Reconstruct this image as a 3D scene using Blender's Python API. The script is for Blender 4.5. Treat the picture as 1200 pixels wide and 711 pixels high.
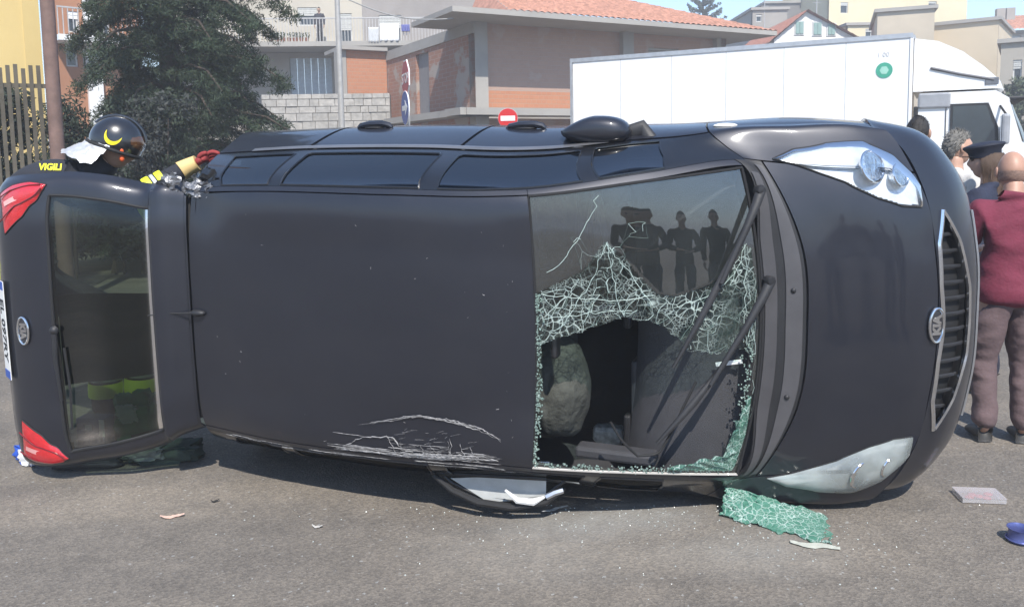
import bpy, bmesh, math, random
import numpy as np
from mathutils import Vector, Matrix, geometry, noise
rng = np.random.default_rng(7); random.seed(7)
for o in list(bpy.data.objects): bpy.data.objects.remove(o)
SC = bpy.context.scene; COL = SC.collection
R = math.radians

# ------------------------------------------------------------------ camera, sky, sun, exposure
FPX, CAMZ, HORIZON = 950., 1.6872, 181.86
PITCH, ROLL = R(5.5), R(1.0)
CY = HORIZON + FPX*math.tan(PITCH)
_f = Vector((0, math.cos(PITCH), -math.sin(PITCH))); _u = Vector((0, math.sin(PITCH), math.cos(PITCH))); _r = Vector((1, 0, 0))
_c, _s = math.cos(ROLL), math.sin(ROLL)
RIGHT, UPV = _c*_r-_s*_u, _s*_r+_c*_u
cam = bpy.data.cameras.new('camera'); camo = bpy.data.objects.new('camera', cam); COL.objects.link(camo)
camo.matrix_world = Matrix(((RIGHT.x, UPV.x, -_f.x, 0), (RIGHT.y, UPV.y, -_f.y, 0), (RIGHT.z, UPV.z, -_f.z, CAMZ), (0, 0, 0, 1)))
cam.sensor_width = 36; cam.lens = FPX/1200*36; cam.shift_y = -(355.5-CY)/1200
cam.clip_start = .05; cam.clip_end = 3000
SC.camera = camo
SUN_EL, SUN_DIR = R(50), Vector((.16, -1, 0)).normalized()      # direction on the ground towards the sun (behind the camera)
world = bpy.data.worlds.new('World'); SC.world = world; world.use_nodes = True
wn = world.node_tree; wn.nodes.clear()
wo = wn.nodes.new('ShaderNodeOutputWorld'); wb = wn.nodes.new('ShaderNodeBackground'); ws = wn.nodes.new('ShaderNodeTexSky')
ws.sky_type = 'NISHITA'; ws.sun_disc = False; ws.sun_elevation = SUN_EL; ws.sun_rotation = math.atan2(SUN_DIR.x, SUN_DIR.y)
ws.air_density = 1.0; ws.dust_density = .15; ws.ozone_density = 2.5
wb.inputs[1].default_value = .15
wn.links.new(ws.outputs[0], wb.inputs[0]); wn.links.new(wb.outputs[0], wo.inputs[0])
sl = bpy.data.lights.new('sun', 'SUN'); sl.energy = 4.0; sl.angle = R(.5); sl.color = (1, .95, .87)
slo = bpy.data.objects.new('sun', sl); COL.objects.link(slo)
tosun = Vector((SUN_DIR.x*math.cos(SUN_EL), SUN_DIR.y*math.cos(SUN_EL), math.sin(SUN_EL)))
slo.rotation_euler = tosun.to_track_quat('Z', 'Y').to_euler(); slo.location = tosun*40
vs = SC.view_settings; vs.view_transform = 'Standard'; vs.look = 'None'; vs.exposure = .78; vs.gamma = 1
SC.cycles.use_denoising = True; SC.cycles.max_bounces = 8; SC.cycles.transparent_max_bounces = 16

# ------------------------------------------------------------------ picture helpers
def ray(px, py): return _f + RIGHT*((px-600)/FPX) + UPV*((CY-py)/FPX)
def at(px, py, Y):
    d = ray(px, py); t = Y/d.y; return Vector((0, 0, CAMZ)) + d*t
def gp(px, py, z=0.):
    d = ray(px, py); t = (z-CAMZ)/d.z; return Vector((0, 0, CAMZ)) + d*t

# ------------------------------------------------------------------ materials
MATS = {}
def nodes(name):
    m = bpy.data.materials.new(name); m.use_nodes = True; nt = m.node_tree
    return m, nt, nt.nodes['Principled BSDF'], nt.nodes['Material Output']
def mat(name, col, rough=.6, metal=0., var=.12, scale=8., bump=0., coat=0., spec=.5, bscale=None, emit=0, trans=0):
    """principled with noise variation of tone and roughness, optional bump"""
    if name in MATS: return MATS[name]
    m, nt, b, out = nodes(name)
    tc = nt.nodes.new('ShaderNodeTexCoord'); n = nt.nodes.new('ShaderNodeTexNoise')
    n.inputs['Scale'].default_value = scale; n.inputs['Detail'].default_value = 6; n.inputs['Roughness'].default_value = .62
    nt.links.new(tc.outputs['Object'], n.inputs['Vector'])
    cr = nt.nodes.new('ShaderNodeValToRGB'); cr.color_ramp.elements[0].position = .3; cr.color_ramp.elements[1].position = .7
    cr.color_ramp.elements[0].color = tuple(c*(1-var) for c in col)+(1,); cr.color_ramp.elements[1].color = tuple(min(1, c*(1+var)) for c in col)+(1,)
    nt.links.new(n.outputs['Fac'], cr.inputs[0]); nt.links.new(cr.outputs[0], b.inputs['Base Color'])
    b.inputs['Roughness'].default_value = rough; b.inputs['Metallic'].default_value = metal
    b.inputs['Coat Weight'].default_value = coat; b.inputs['Coat Roughness'].default_value = .06
    b.inputs['Specular IOR Level'].default_value = spec; b.inputs['Transmission Weight'].default_value = trans
    if emit: b.inputs['Emission Color'].default_value = col+(1,); b.inputs['Emission Strength'].default_value = emit
    if bump:
        bp = nt.nodes.new('ShaderNodeBump'); bp.inputs['Strength'].default_value = bump; bp.inputs['Distance'].default_value = .01
        n2 = nt.nodes.new('ShaderNodeTexNoise'); n2.inputs['Scale'].default_value = bscale or scale*6; n2.inputs['Detail'].default_value = 4
        nt.links.new(tc.outputs['Object'], n2.inputs['Vector']); nt.links.new(n2.outputs['Fac'], bp.inputs['Height']); nt.links.new(bp.outputs[0], b.inputs['Normal'])
    MATS[name] = m; return m

def glass_mat(name, tint, refl=1.0, rough=.0, dirt=0., ior=1.5):
    """thin pane: tinted transparency + fresnel reflection (+ dusty diffuse film)"""
    if name in MATS: return MATS[name]
    m, nt, b, out = nodes(name); nt.nodes.remove(b)
    tr = nt.nodes.new('ShaderNodeBsdfTransparent'); tr.inputs[0].default_value = tint+(1,)
    gl = nt.nodes.new('ShaderNodeBsdfGlossy'); gl.inputs['Roughness'].default_value = rough
    fr = nt.nodes.new('ShaderNodeFresnel'); fr.inputs[0].default_value = ior
    mx = nt.nodes.new('ShaderNodeMixShader'); mm = nt.nodes.new('ShaderNodeMath'); mm.operation = 'MULTIPLY'; mm.inputs[1].default_value = refl; mm.use_clamp = True
    nt.links.new(fr.outputs[0], mm.inputs[0]); nt.links.new(mm.outputs[0], mx.inputs[0]); nt.links.new(tr.outputs[0], mx.inputs[1]); nt.links.new(gl.outputs[0], mx.inputs[2])
    last = mx
    if dirt:
        df = nt.nodes.new('ShaderNodeBsdfDiffuse'); df.inputs[0].default_value = (.62, .68, .66, 1)
        tc = nt.nodes.new('ShaderNodeTexCoord'); n = nt.nodes.new('ShaderNodeTexNoise'); n.inputs['Scale'].default_value = 5; n.inputs['Detail'].default_value = 7
        nt.links.new(tc.outputs['Object'], n.inputs['Vector'])
        mr = nt.nodes.new('ShaderNodeMapRange'); mr.inputs[1].default_value = .35; mr.inputs[2].default_value = .8; mr.inputs[3].default_value = dirt*.35; mr.inputs[4].default_value = dirt
        nt.links.new(n.outputs['Fac'], mr.inputs[0]); m2 = nt.nodes.new('ShaderNodeMixShader')
        nt.links.new(mr.outputs[0], m2.inputs[0]); nt.links.new(mx.outputs[0], m2.inputs[1]); nt.links.new(df.outputs[0], m2.inputs[2]); last = m2
    nt.links.new(last.outputs[0], out.inputs[0]); MATS[name] = m; return m

def crazed_mat(name, scale, body, dens):
    """shattered laminated glass: voronoi cells, white fracture edges, green body"""
    m, nt, b, out = nodes(name); nt.nodes.remove(b)
    tc = nt.nodes.new('ShaderNodeTexCoord')
    def vor(sc, w):
        nz = nt.nodes.new('ShaderNodeTexNoise'); nz.inputs['Scale'].default_value = 9; nt.links.new(tc.outputs['Object'], nz.inputs['Vector'])
        va = nt.nodes.new('ShaderNodeVectorMath'); va.operation = 'MULTIPLY_ADD'; va.inputs[1].default_value = (.05,)*3
        nt.links.new(nz.outputs['Color'], va.inputs[0]); nt.links.new(tc.outputs['Object'], va.inputs[2])
        v = nt.nodes.new('ShaderNodeTexVoronoi'); v.feature = 'DISTANCE_TO_EDGE'; v.inputs['Scale'].default_value = sc
        nt.links.new(va.outputs[0], v.inputs['Vector'])
        r = nt.nodes.new('ShaderNodeMapRange'); r.inputs[1].default_value = 0; r.inputs[2].default_value = w; r.inputs[3].default_value = 1; r.inputs[4].default_value = 0
        nt.links.new(v.outputs['Distance'], r.inputs[0]); return r
    a, c = vor(scale, .08), vor(scale*2.7, .07)
    nz = nt.nodes.new('ShaderNodeTexNoise'); nz.inputs['Scale'].default_value = 14; nz.inputs['Detail'].default_value = 3; nt.links.new(tc.outputs['Object'], nz.inputs['Vector'])
    pr = nt.nodes.new('ShaderNodeMapRange'); pr.inputs[1].default_value = .42; pr.inputs[2].default_value = .62; nt.links.new(nz.outputs['Fac'], pr.inputs[0])
    mul = nt.nodes.new('ShaderNodeMath'); mul.operation = 'MULTIPLY'; nt.links.new(c.outputs[0], mul.inputs[0]); nt.links.new(pr.outputs[0], mul.inputs[1])
    mua = nt.nodes.new('ShaderNodeMath'); mua.operation = 'MULTIPLY'; nt.links.new(a.outputs[0], mua.inputs[0])
    nz2 = nt.nodes.new('ShaderNodeTexNoise'); nz2.inputs['Scale'].default_value = 6; nz2.inputs['Detail'].default_value = 2; nt.links.new(tc.outputs['Object'], nz2.inputs['Vector'])
    pr2 = nt.nodes.new('ShaderNodeMapRange'); pr2.inputs[1].default_value = .38; pr2.inputs[2].default_value = .62; pr2.inputs[3].default_value = .15; nt.links.new(nz2.outputs['Fac'], pr2.inputs[0]); nt.links.new(pr2.outputs[0], mua.inputs[1])
    mxx = nt.nodes.new('ShaderNodeMath'); mxx.operation = 'MAXIMUM'; nt.links.new(mua.outputs[0], mxx.inputs[0]); nt.links.new(mul.outputs[0], mxx.inputs[1])
    fac = nt.nodes.new('ShaderNodeMath'); fac.operation = 'MULTIPLY_ADD'; fac.inputs[1].default_value = 1-dens; fac.inputs[2].default_value = dens; fac.use_clamp = True
    nt.links.new(mxx.outputs[0], fac.inputs[0])
    colr = nt.nodes.new('ShaderNodeMix'); colr.data_type = 'RGBA'; colr.inputs[6].default_value = body+(1,); colr.inputs[7].default_value = (.46, .54, .51, 1)
    nt.links.new(mxx.outputs[0], colr.inputs[0])
    df = nt.nodes.new('ShaderNodeBsdfDiffuse'); nt.links.new(colr.outputs[2], df.inputs[0])
    tr = nt.nodes.new('ShaderNodeBsdfTransparent'); tr.inputs[0].default_value = (.72, .88, .82, 1)
    gl = nt.nodes.new('ShaderNodeBsdfGlossy'); gl.inputs['Roughness'].default_value = .08
    m0 = nt.nodes.new('ShaderNodeMixShader'); m0.inputs[0].default_value = .08; nt.links.new(tr.outputs[0], m0.inputs[1]); nt.links.new(gl.outputs[0], m0.inputs[2])
    m1 = nt.nodes.new('ShaderNodeMixShader'); nt.links.new(fac.outputs[0], m1.inputs[0]); nt.links.new(m0.outputs[0], m1.inputs[1]); nt.links.new(df.outputs[0], m1.inputs[2])
    nt.links.new(m1.outputs[0], out.inputs[0]); MATS[name] = m; return m

def paint_mat(name, col, rough=.42, metal=.35, coat=.7, dust=.05, var=.1):
    m, nt, b, out = nodes(name)
    tc = nt.nodes.new('ShaderNodeTexCoord')
    n = nt.nodes.new('ShaderNodeTexNoise'); n.inputs['Scale'].default_value = 2.2; n.inputs['Detail'].default_value = 8; n.inputs['Roughness'].default_value = .7
    nt.links.new(tc.outputs['Object'], n.inputs['Vector'])
    fl = nt.nodes.new('ShaderNodeTexNoise'); fl.inputs['Scale'].default_value = 900; nt.links.new(tc.outputs['Object'], fl.inputs['Vector'])
    cr = nt.nodes.new('ShaderNodeMapRange'); cr.inputs[1].default_value = .4; cr.inputs[2].default_value = .75; cr.inputs[3].default_value = 0; cr.inputs[4].default_value = dust
    nt.links.new(n.outputs['Fac'], cr.inputs[0])
    mx = nt.nodes.new('ShaderNodeMix'); mx.data_type = 'RGBA'; mx.inputs[6].default_value = col+(1,); mx.inputs[7].default_value = (.32, .29, .26, 1)
    nt.links.new(cr.outputs[0], mx.inputs[0])
    hv = nt.nodes.new('ShaderNodeHueSaturation'); vr = nt.nodes.new('ShaderNodeMapRange'); vr.inputs[3].default_value = 1-var*3; vr.inputs[4].default_value = 1+var*3
    nt.links.new(fl.outputs['Fac'], vr.inputs[0]); nt.links.new(vr.outputs[0], hv.inputs['Value']); nt.links.new(mx.outputs[2], hv.inputs['Color'])
    nt.links.new(hv.outputs[0], b.inputs['Base Color'])
    b.inputs['Metallic'].default_value = metal; b.inputs['Coat Weight'].default_value = coat; b.inputs['Coat Roughness'].default_value = .07
    rr = nt.nodes.new('ShaderNodeMapRange'); rr.inputs[3].default_value = rough-.06; rr.inputs[4].default_value = rough+.12
    nt.links.new(n.outputs['Fac'], rr.inputs[0]); nt.links.new(rr.outputs[0], b.inputs['Roughness'])
    MATS[name] = m; return m

PAINT = paint_mat('grey_car_paint', (.0150, .0165, .0250), dust=.018)
PLASTIC = mat('black_plastic', (.018, .018, .02), .5, var=.2, bump=.15, bscale=400)
CABIN = mat('cabin_grey_plastic', (.045, .045, .05), .65, var=.15, bump=.2, bscale=300)
RUBBER = mat('rubber', (.012, .012, .013), .75)
CHROME = mat('chrome', (.72, .73, .75), .12, 1., var=.06)
SILVER = mat('silver_metal', (.55, .56, .58), .3, .9, var=.1)
WHITE = mat('white_paint', (.80, .80, .79), .4, var=.03, scale=1.5)

# ------------------------------------------------------------------ mesh helpers
def mesh_obj(name, verts, faces, m=None, parent=None, smooth=False, mats=None, fmat=None):
    me = bpy.data.meshes.new(name)
    me.from_pydata([tuple(map(float, v)) for v in verts], [], [tuple(int(i) for i in f) for f in faces])
    if m is not None: me.materials.append(m)
    for q in mats or []: me.materials.append(q)
    if fmat is not None: me.polygons.foreach_set('material_index', list(fmat))
    if smooth: me.polygons.foreach_set('use_smooth', [True]*len(me.polygons))
    me.update()
    o = bpy.data.objects.new(name, me); COL.objects.link(o)
    if parent is not None: o.parent = parent
    return o
def big_mesh(name, V, F, m, parent=None, k=4):
    """fast numpy mesh of k-gons"""
    me = bpy.data.meshes.new(name); V = np.asarray(V, np.float32); F = np.asarray(F, np.int32)
    me.vertices.add(len(V)); me.vertices.foreach_set('co', V.ravel())
    me.loops.add(F.size); me.loops.foreach_set('vertex_index', F.ravel())
    me.polygons.add(len(F)); me.polygons.foreach_set('loop_start', np.arange(0, F.size, k, dtype=np.int32)); me.polygons.foreach_set('loop_total', np.full(len(F), k, np.int32))
    me.materials.append(m); me.update(calc_edges=True); me.validate()
    o = bpy.data.objects.new(name, me); COL.objects.link(o)
    if parent is not None: o.parent = parent
    return o
def tag(o, label=None, cat=None, group=None, kind=None):
    if label: o['label'] = label
    if cat: o['category'] = cat
    if group: o['group'] = group
    if kind: o['kind'] = kind
    return o
def empty(name, loc=(0, 0, 0), rz=0., label=None, cat=None, group=None):
    o = bpy.data.objects.new(name, None); COL.objects.link(o); o.location = loc; o.rotation_euler = (0, 0, rz); o.empty_display_size = .2
    return tag(o, label, cat, group)

class MB:
    """collects shapes into one mesh"""
    def __init__(s): s.v, s.f = [], []
    def add(s, V, F):
        k = len(s.v); s.v += [tuple(v) for v in V]; s.f += [tuple(i+k for i in f) for f in F]; return s
    def box(s, lo, hi, M=None, bev=0.):
        x0, y0, z0 = lo; x1, y1, z1 = hi
        if bev <= 0:
            V = [(x0, y0, z0), (x1, y0, z0), (x1, y1, z0), (x0, y1, z0), (x0, y0, z1), (x1, y0, z1), (x1, y1, z1), (x0, y1, z1)]
            F = [(3, 2, 1, 0), (4, 5, 6, 7), (0, 1, 5, 4), (1, 2, 6, 5), (2, 3, 7, 6), (3, 0, 4, 7)]
        else:
            bm = bmesh.new(); bmesh.ops.create_cube(bm, size=1)
            for v in bm.verts: v.co = Vector(((x0+x1)/2+v.co.x*(x1-x0), (y0+y1)/2+v.co.y*(y1-y0), (z0+z1)/2+v.co.z*(z1-z0)))
            bmesh.ops.bevel(bm, geom=bm.edges[:], offset=bev, segments=2, affect='EDGES', profile=.5)
            bm.verts.index_update(); V = [v.co.copy() for v in bm.verts]; F = [[v.index for v in f.verts] for f in bm.faces]; bm.free()
        if M is not None: V = [M @ Vector(v) for v in V]
        return s.add(V, F)
    def tube(s, pts, r, n=8, caps=True, r2=None):
        pts = [Vector(p) for p in pts]; rs = r if hasattr(r, '__len__') else [r]*len(pts)
        up = Vector((0, 0, 1)); V, F = [], []; prev = None
        for i, p in enumerate(pts):
            d = (pts[min(i+1, len(pts)-1)]-pts[max(i-1, 0)])
            d = d.normalized() if d.length > 1e-9 else Vector((0, 0, 1))
            if prev is None:
                a = d.cross(up if abs(d.z) < .9 else Vector((1, 0, 0))).normalized()
            else: a = (prev-d*prev.dot(d)); a = a.normalized() if a.length > 1e-6 else d.orthogonal().normalized()
            b = d.cross(a); prev = a
            for k in range(n):
                t = 2*math.pi*k/n; V.append(p+a*(math.cos(t)*rs[i])+b*(math.sin(t)*(rs[i] if r2 is None else r2)))
        for i in range(len(pts)-1):
            for k in range(n): F.append((i*n+k, i*n+(k+1) % n, (i+1)*n+(k+1) % n, (i+1)*n+k))
        if caps: F.append(tuple(range(n-1, -1, -1))); F.append(tuple((len(pts)-1)*n+k for k in range(n)))
        return s.add(V, F)
    def lathe(s, prof, n=24, M=None):
        V, F = [], []
        for (r, z) in prof:
            for k in range(n): t = 2*math.pi*k/n; V.append(Vector((r*math.cos(t), r*math.sin(t), z)))
        for i in range(len(prof)-1):
            for k in range(n): F.append((i*n+k, i*n+(k+1) % n, (i+1)*n+(k+1) % n, (i+1)*n+k))
        F.append(tuple(range(n-1, -1, -1))); F.append(tuple((len(prof)-1)*n+k for k in range(n)))
        if M is not None: V = [M @ v for v in V]
        return s.add(V, F)
    def prism(s, poly, z0, z1, M=None):
        n = len(poly); V = [Vector((p[0], p[1], z0)) for p in poly]+[Vector((p[0], p[1], z1)) for p in poly]
        F = [tuple(range(n-1, -1, -1)), tuple(range(n, 2*n))]+[(i, (i+1) % n, n+(i+1) % n, n+i) for i in range(n)]
        if M is not None: V = [M @ v for v in V]
        return s.add(V, F)
    def sphere(s, c, r, n=16, m=10, fn=None):
        V, F = [], []
        rx, ry, rz = r if hasattr(r, '__len__') else (r, r, r)
        for i in range(m+1):
            a = math.pi*i/m
            for k in range(n):
                t = 2*math.pi*k/n; p = Vector((math.sin(a)*math.cos(t), math.sin(a)*math.sin(t), math.cos(a)))
                if fn: p = fn(p)
                V.append(Vector((c[0]+p.x*rx, c[1]+p.y*ry, c[2]+p.z*rz)))
        for i in range(m):
            for k in range(n): F.append((i*n+k, (i+1)*n+k, (i+1)*n+(k+1) % n, i*n+(k+1) % n))
        return s.add(V, F)
    def build(s, name, m, parent=None, smooth=False):
        o = mesh_obj(name, s.v, s.f, m, parent, False)
        if smooth: shade(o)
        return o
def shade(o, ang=40):
    me = o.data; bm = bmesh.new(); bm.from_mesh(me); bmesh.ops.remove_doubles(bm, verts=bm.verts, dist=1e-5); bmesh.ops.recalc_face_normals(bm, faces=bm.faces)
    for f in bm.faces: f.smooth = True
    for e in bm.edges: e.smooth = len(e.link_faces) == 2 and e.calc_face_angle(0) < R(ang)
    bm.to_mesh(me); bm.free(); return o
def text_mesh(name, s, size, m, parent, M, depth=.001, bold=0., sx=1.):
    cu = bpy.data.curves.new('t', 'FONT'); cu.body = s; cu.size = size; cu.extrude = depth; cu.align_x = 'CENTER'; cu.align_y = 'CENTER'; cu.offset = bold; cu.resolution_u = 3
    t = bpy.data.objects.new('t', cu); COL.objects.link(t)
    me = bpy.data.meshes.new_from_object(t.evaluated_get(bpy.context.evaluated_depsgraph_get())); bpy.data.objects.remove(t)
    me.materials.clear(); me.materials.append(m)
    for v in me.vertices: v.co = M @ Vector((v.co.x*sx, v.co.y, v.co.z))
    o = bpy.data.objects.new(name, me); COL.objects.link(o); o.parent = parent; return o
def frameM(o, x, y):
    """matrix with given x and y directions, z = x cross y"""
    x = Vector(x).normalized(); z = x.cross(Vector(y)).normalized(); y = z.cross(x)
    return Matrix(((x.x, y.x, z.x, o[0]), (x.y, y.y, z.y, o[1]), (x.z, y.z, z.z, o[2]), (0, 0, 0, 1)))

# ------------------------------------------------------------------ ground
def asphalt():
    m, nt, b, out = nodes('asphalt')
    tc = nt.nodes.new('ShaderNodeTexCoord')
    def nz(sc, det=5, ro=.6):
        n = nt.nodes.new('ShaderNodeTexNoise'); n.inputs['Scale'].default_value = sc; n.inputs['Detail'].default_value = det; n.inputs['Roughness'].default_value = ro
        nt.links.new(tc.outputs['Object'], n.inputs['Vector']); return n
    def ramp(src, a, b_, ca, cb):
        r = nt.nodes.new('ShaderNodeValToRGB'); r.color_ramp.elements[0].position = a; r.color_ramp.elements[1].position = b_
        r.color_ramp.elements[0].color = ca+(1,); r.color_ramp.elements[1].color = cb+(1,); nt.links.new(src, r.inputs[0]); return r
    def mix(kind, f, A, Bq):
        x = nt.nodes.new('ShaderNodeMix'); x.data_type = 'RGBA'; x.blend_type = kind
        if isinstance(f, float): x.inputs[0].default_value = f
        else: nt.links.new(f, x.inputs[0])
        nt.links.new(A, x.inputs[6]); nt.links.new(Bq, x.inputs[7]); return x.outputs[2]
    big = ramp(nz(.55, 6).outputs['Fac'], .32, .70, (.168, .150, .130), (.208, .184, .156))
    mid = ramp(nz(5, 6, .7).outputs['Fac'], .3, .72, (.84, .84, .84), (1.14, 1.13, 1.11))
    c = mix('MULTIPLY', 1., big.outputs[0], mid.outputs[0])
    vo = nt.nodes.new('ShaderNodeTexVoronoi'); vo.inputs['Scale'].default_value = 95; nt.links.new(tc.outputs['Object'], vo.inputs['Vector'])
    sp = nt.nodes.new('ShaderNodeSeparateColor'); nt.links.new(vo.outputs['Color'], sp.inputs[0])
    ag = ramp(sp.outputs[0], .1, .95, (.78, .78, .79), (1.26, 1.24, 1.21))
    c = mix('MULTIPLY', .8, c, ag.outputs[0])
    fine = ramp(nz(260, 2).outputs['Fac'], .35, .7, (.84, .84, .84), (1.16, 1.16, 1.16)); c = mix('MULTIPLY', .7, c, fine.outputs[0])
    pale = ramp(sp.outputs[1], .99, .996, (0, 0, 0), (1, 1, 1)); pl = nt.nodes.new('ShaderNodeRGB'); pl.outputs[0].default_value = (.30, .29, .27, 1)
    c = mix('MIX', pale.outputs[0], c, pl.outputs[0])
    # oil and tyre smears stretched along the street
    mp = nt.nodes.new('ShaderNodeMapping'); mp.inputs['Scale'].default_value = (.25, 1.6, 1); mp.inputs['Rotation'].default_value = (0, 0, .12); nt.links.new(tc.outputs['Object'], mp.inputs[0])
    st = nt.nodes.new('ShaderNodeTexNoise'); st.inputs['Scale'].default_value = 1.3; st.inputs['Detail'].default_value = 7; nt.links.new(mp.outputs[0], st.inputs['Vector'])
    sr = ramp(st.outputs['Fac'], .42, .66, (.82, .83, .85), (1.06, 1.05, 1.03)); c = mix('MULTIPLY', 1., c, sr.outputs[0])
    # pale powder of crushed glass in front of the windscreen
    def spot(x, y, sx, sy, amt, src):
        mp = nt.nodes.new('ShaderNodeMapping'); mp.inputs['Location'].default_value = (-x/sx, -y/sy, 0); mp.inputs['Scale'].default_value = (1/sx, 1/sy, 0); nt.links.new(tc.outputs['Object'], mp.inputs[0])
        g = nt.nodes.new('ShaderNodeTexGradient'); g.gradient_type = 'SPHERICAL'; nt.links.new(mp.outputs[0], g.inputs[0])
        n = nz(9, 7, .75); mu = nt.nodes.new('ShaderNodeMath'); mu.operation = 'MULTIPLY'; nt.links.new(g.outputs['Fac'], mu.inputs[0]); nt.links.new(n.outputs['Fac'], mu.inputs[1])
        m2 = nt.nodes.new('ShaderNodeMath'); m2.operation = 'MULTIPLY'; m2.inputs[1].default_value = amt; m2.use_clamp = True; nt.links.new(mu.outputs[0], m2.inputs[0])
        w = nt.nodes.new('ShaderNodeRGB'); w.outputs[0].default_value = (.34, .34, .325, 1); return mix('MIX', m2.outputs[0], src, w.outputs[0])
    for q in ((690, 610, .55, .22, .9), (770, 600, .4, .2, .8), (880, 645, .5, .3, .55), (640, 640, .7, .4, .4)):
        p = gp(q[0], q[1]); c = spot(p.x, p.y, q[2], q[3], q[4], c)
    nt.links.new(c, b.inputs['Base Color']); b.inputs['Roughness'].default_value = .86; b.inputs['Specular IOR Level'].default_value = .3
    bp = nt.nodes.new('ShaderNodeBump'); bp.inputs['Strength'].default_value = .55; bp.inputs['Distance'].default_value = .004
    nt.links.new(vo.outputs['Distance'], bp.inputs['Height']); nt.links.new(bp.outputs[0], b.inputs['Normal'])
    return m
S_ = 900
tag(mesh_obj('road', [(-S_, -S_, 0), (S_, -S_, 0), (S_, S_, 0), (-S_, S_, 0)], [(0, 1, 2, 3)], asphalt()), kind='structure')

# ------------------------------------------------------------------ the overturned car: smooth surfaces in the car's own frame
# (x forward, y left, z up; the car lies on its right side, roof towards the camera)
TOP = np.array([
[(1.97,0,.80),(1.95,.30,.797),(1.89,.58,.785),(1.80,.752,.772),(1.68,.848,.72),(1.66,.872,.55),(1.63,.87,.40),(1.63,.85,.22)],
[(1.86,0,.875),(1.84,.32,.867),(1.75,.60,.852),(1.65,.775,.835),(1.53,.866,.76),(1.48,.888,.60),(1.48,.888,.42),(1.48,.86,.22)],
[(1.64,0,.945),(1.61,.33,.94),(1.52,.62,.925),(1.42,.775,.905),(1.32,.868,.82),(1.30,.897,.62),(1.30,.892,.42),(1.30,.86,.22)],
[(1.42,0,1.005),(1.39,.35,1.0),(1.25,.66,.985),(1.16,.78,.965),(1.08,.865,.87),(1.06,.89,.64),(1.06,.885,.42),(1.06,.855,.22)],
[(1.26,0,1.035),(1.236,.345,1.0333),(1.165,.69,1.028),(1.03,.765,1.02),(.92,.852,.90),(.90,.882,.66),(.90,.878,.42),(.90,.85,.22)],
[(.825,0,1.285),(.81,.32,1.2815),(.765,.64,1.271),(.69,.715,1.237),(.62,.848,.93),(.62,.88,.68),(.62,.876,.42),(.62,.85,.22)],
[(.35,0,1.506),(.341,.295,1.5012),(.315,.59,1.487),(.28,.655,1.42),(.30,.845,.95),(.30,.88,.70),(.30,.876,.42),(.30,.85,.22)],
[(.20,0,1.545),(.19,.295,1.538),(.16,.585,1.515),(.14,.65,1.46),(.16,.845,.955),(.16,.88,.70),(.16,.876,.42),(.16,.85,.22)],
[(-.30,0,1.585),(-.30,.33,1.58),(-.30,.59,1.555),(-.30,.665,1.50),(-.30,.86,.97),(-.30,.897,.72),(-.30,.876,.42),(-.30,.85,.22)],
[(-.95,0,1.575),(-.95,.33,1.57),(-.95,.60,1.545),(-.95,.67,1.49),(-.95,.865,.985),(-.95,.90,.74),(-.95,.876,.44),(-.95,.85,.22)],
[(-1.50,0,1.53),(-1.50,.34,1.525),(-1.49,.59,1.50),(-1.49,.66,1.45),(-1.62,.84,1.0),(-1.72,.885,.76),(-1.78,.86,.50),(-1.78,.82,.25)]], float)
BUMP = np.array([
[(1.97,0,.80),(1.95,.30,.797),(1.89,.58,.785),(1.80,.752,.772),(1.68,.848,.72)],
[(2.09,0,.68),(2.075,.30,.68),(2.0,.615,.67),(1.88,.797,.64),(1.66,.882,.60)],
[(2.17,0,.47),(2.155,.30,.47),(2.065,.635,.47),(1.905,.815,.45),(1.65,.885,.42)],
[(2.09,0,.22),(2.07,.30,.22),(1.98,.58,.22),(1.83,.75,.22),(1.63,.85,.22)]], float)
TOP[..., 1] *= 1.0265; BUMP[..., 1] *= 1.0265
TH = .36      # the opened hatch: angle above the roof line
def hrow(d, n, hw):
    o = []
    for fr, dn in ((0, 0), (.45, -.006), (.80, -.022), (.95, -.05), (1., -.10)):
        nn = n+dn; o.append((-1.535-d*math.cos(TH)+nn*math.sin(TH), fr*hw, 1.535+d*math.sin(TH)+nn*math.cos(TH)))
    return o
HATCH = np.array([hrow(*a) for a in ((-.03, 0, .645), (.105, .04, .675), (.13, .036, .68), (.15, .008, .685), (.40, .014, .745), (.64, 0, .775), (.72, 0, .78), (.85, -.03, .785), (.96, -.085, .78), (1.06, -.20, .755))], float)
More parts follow.
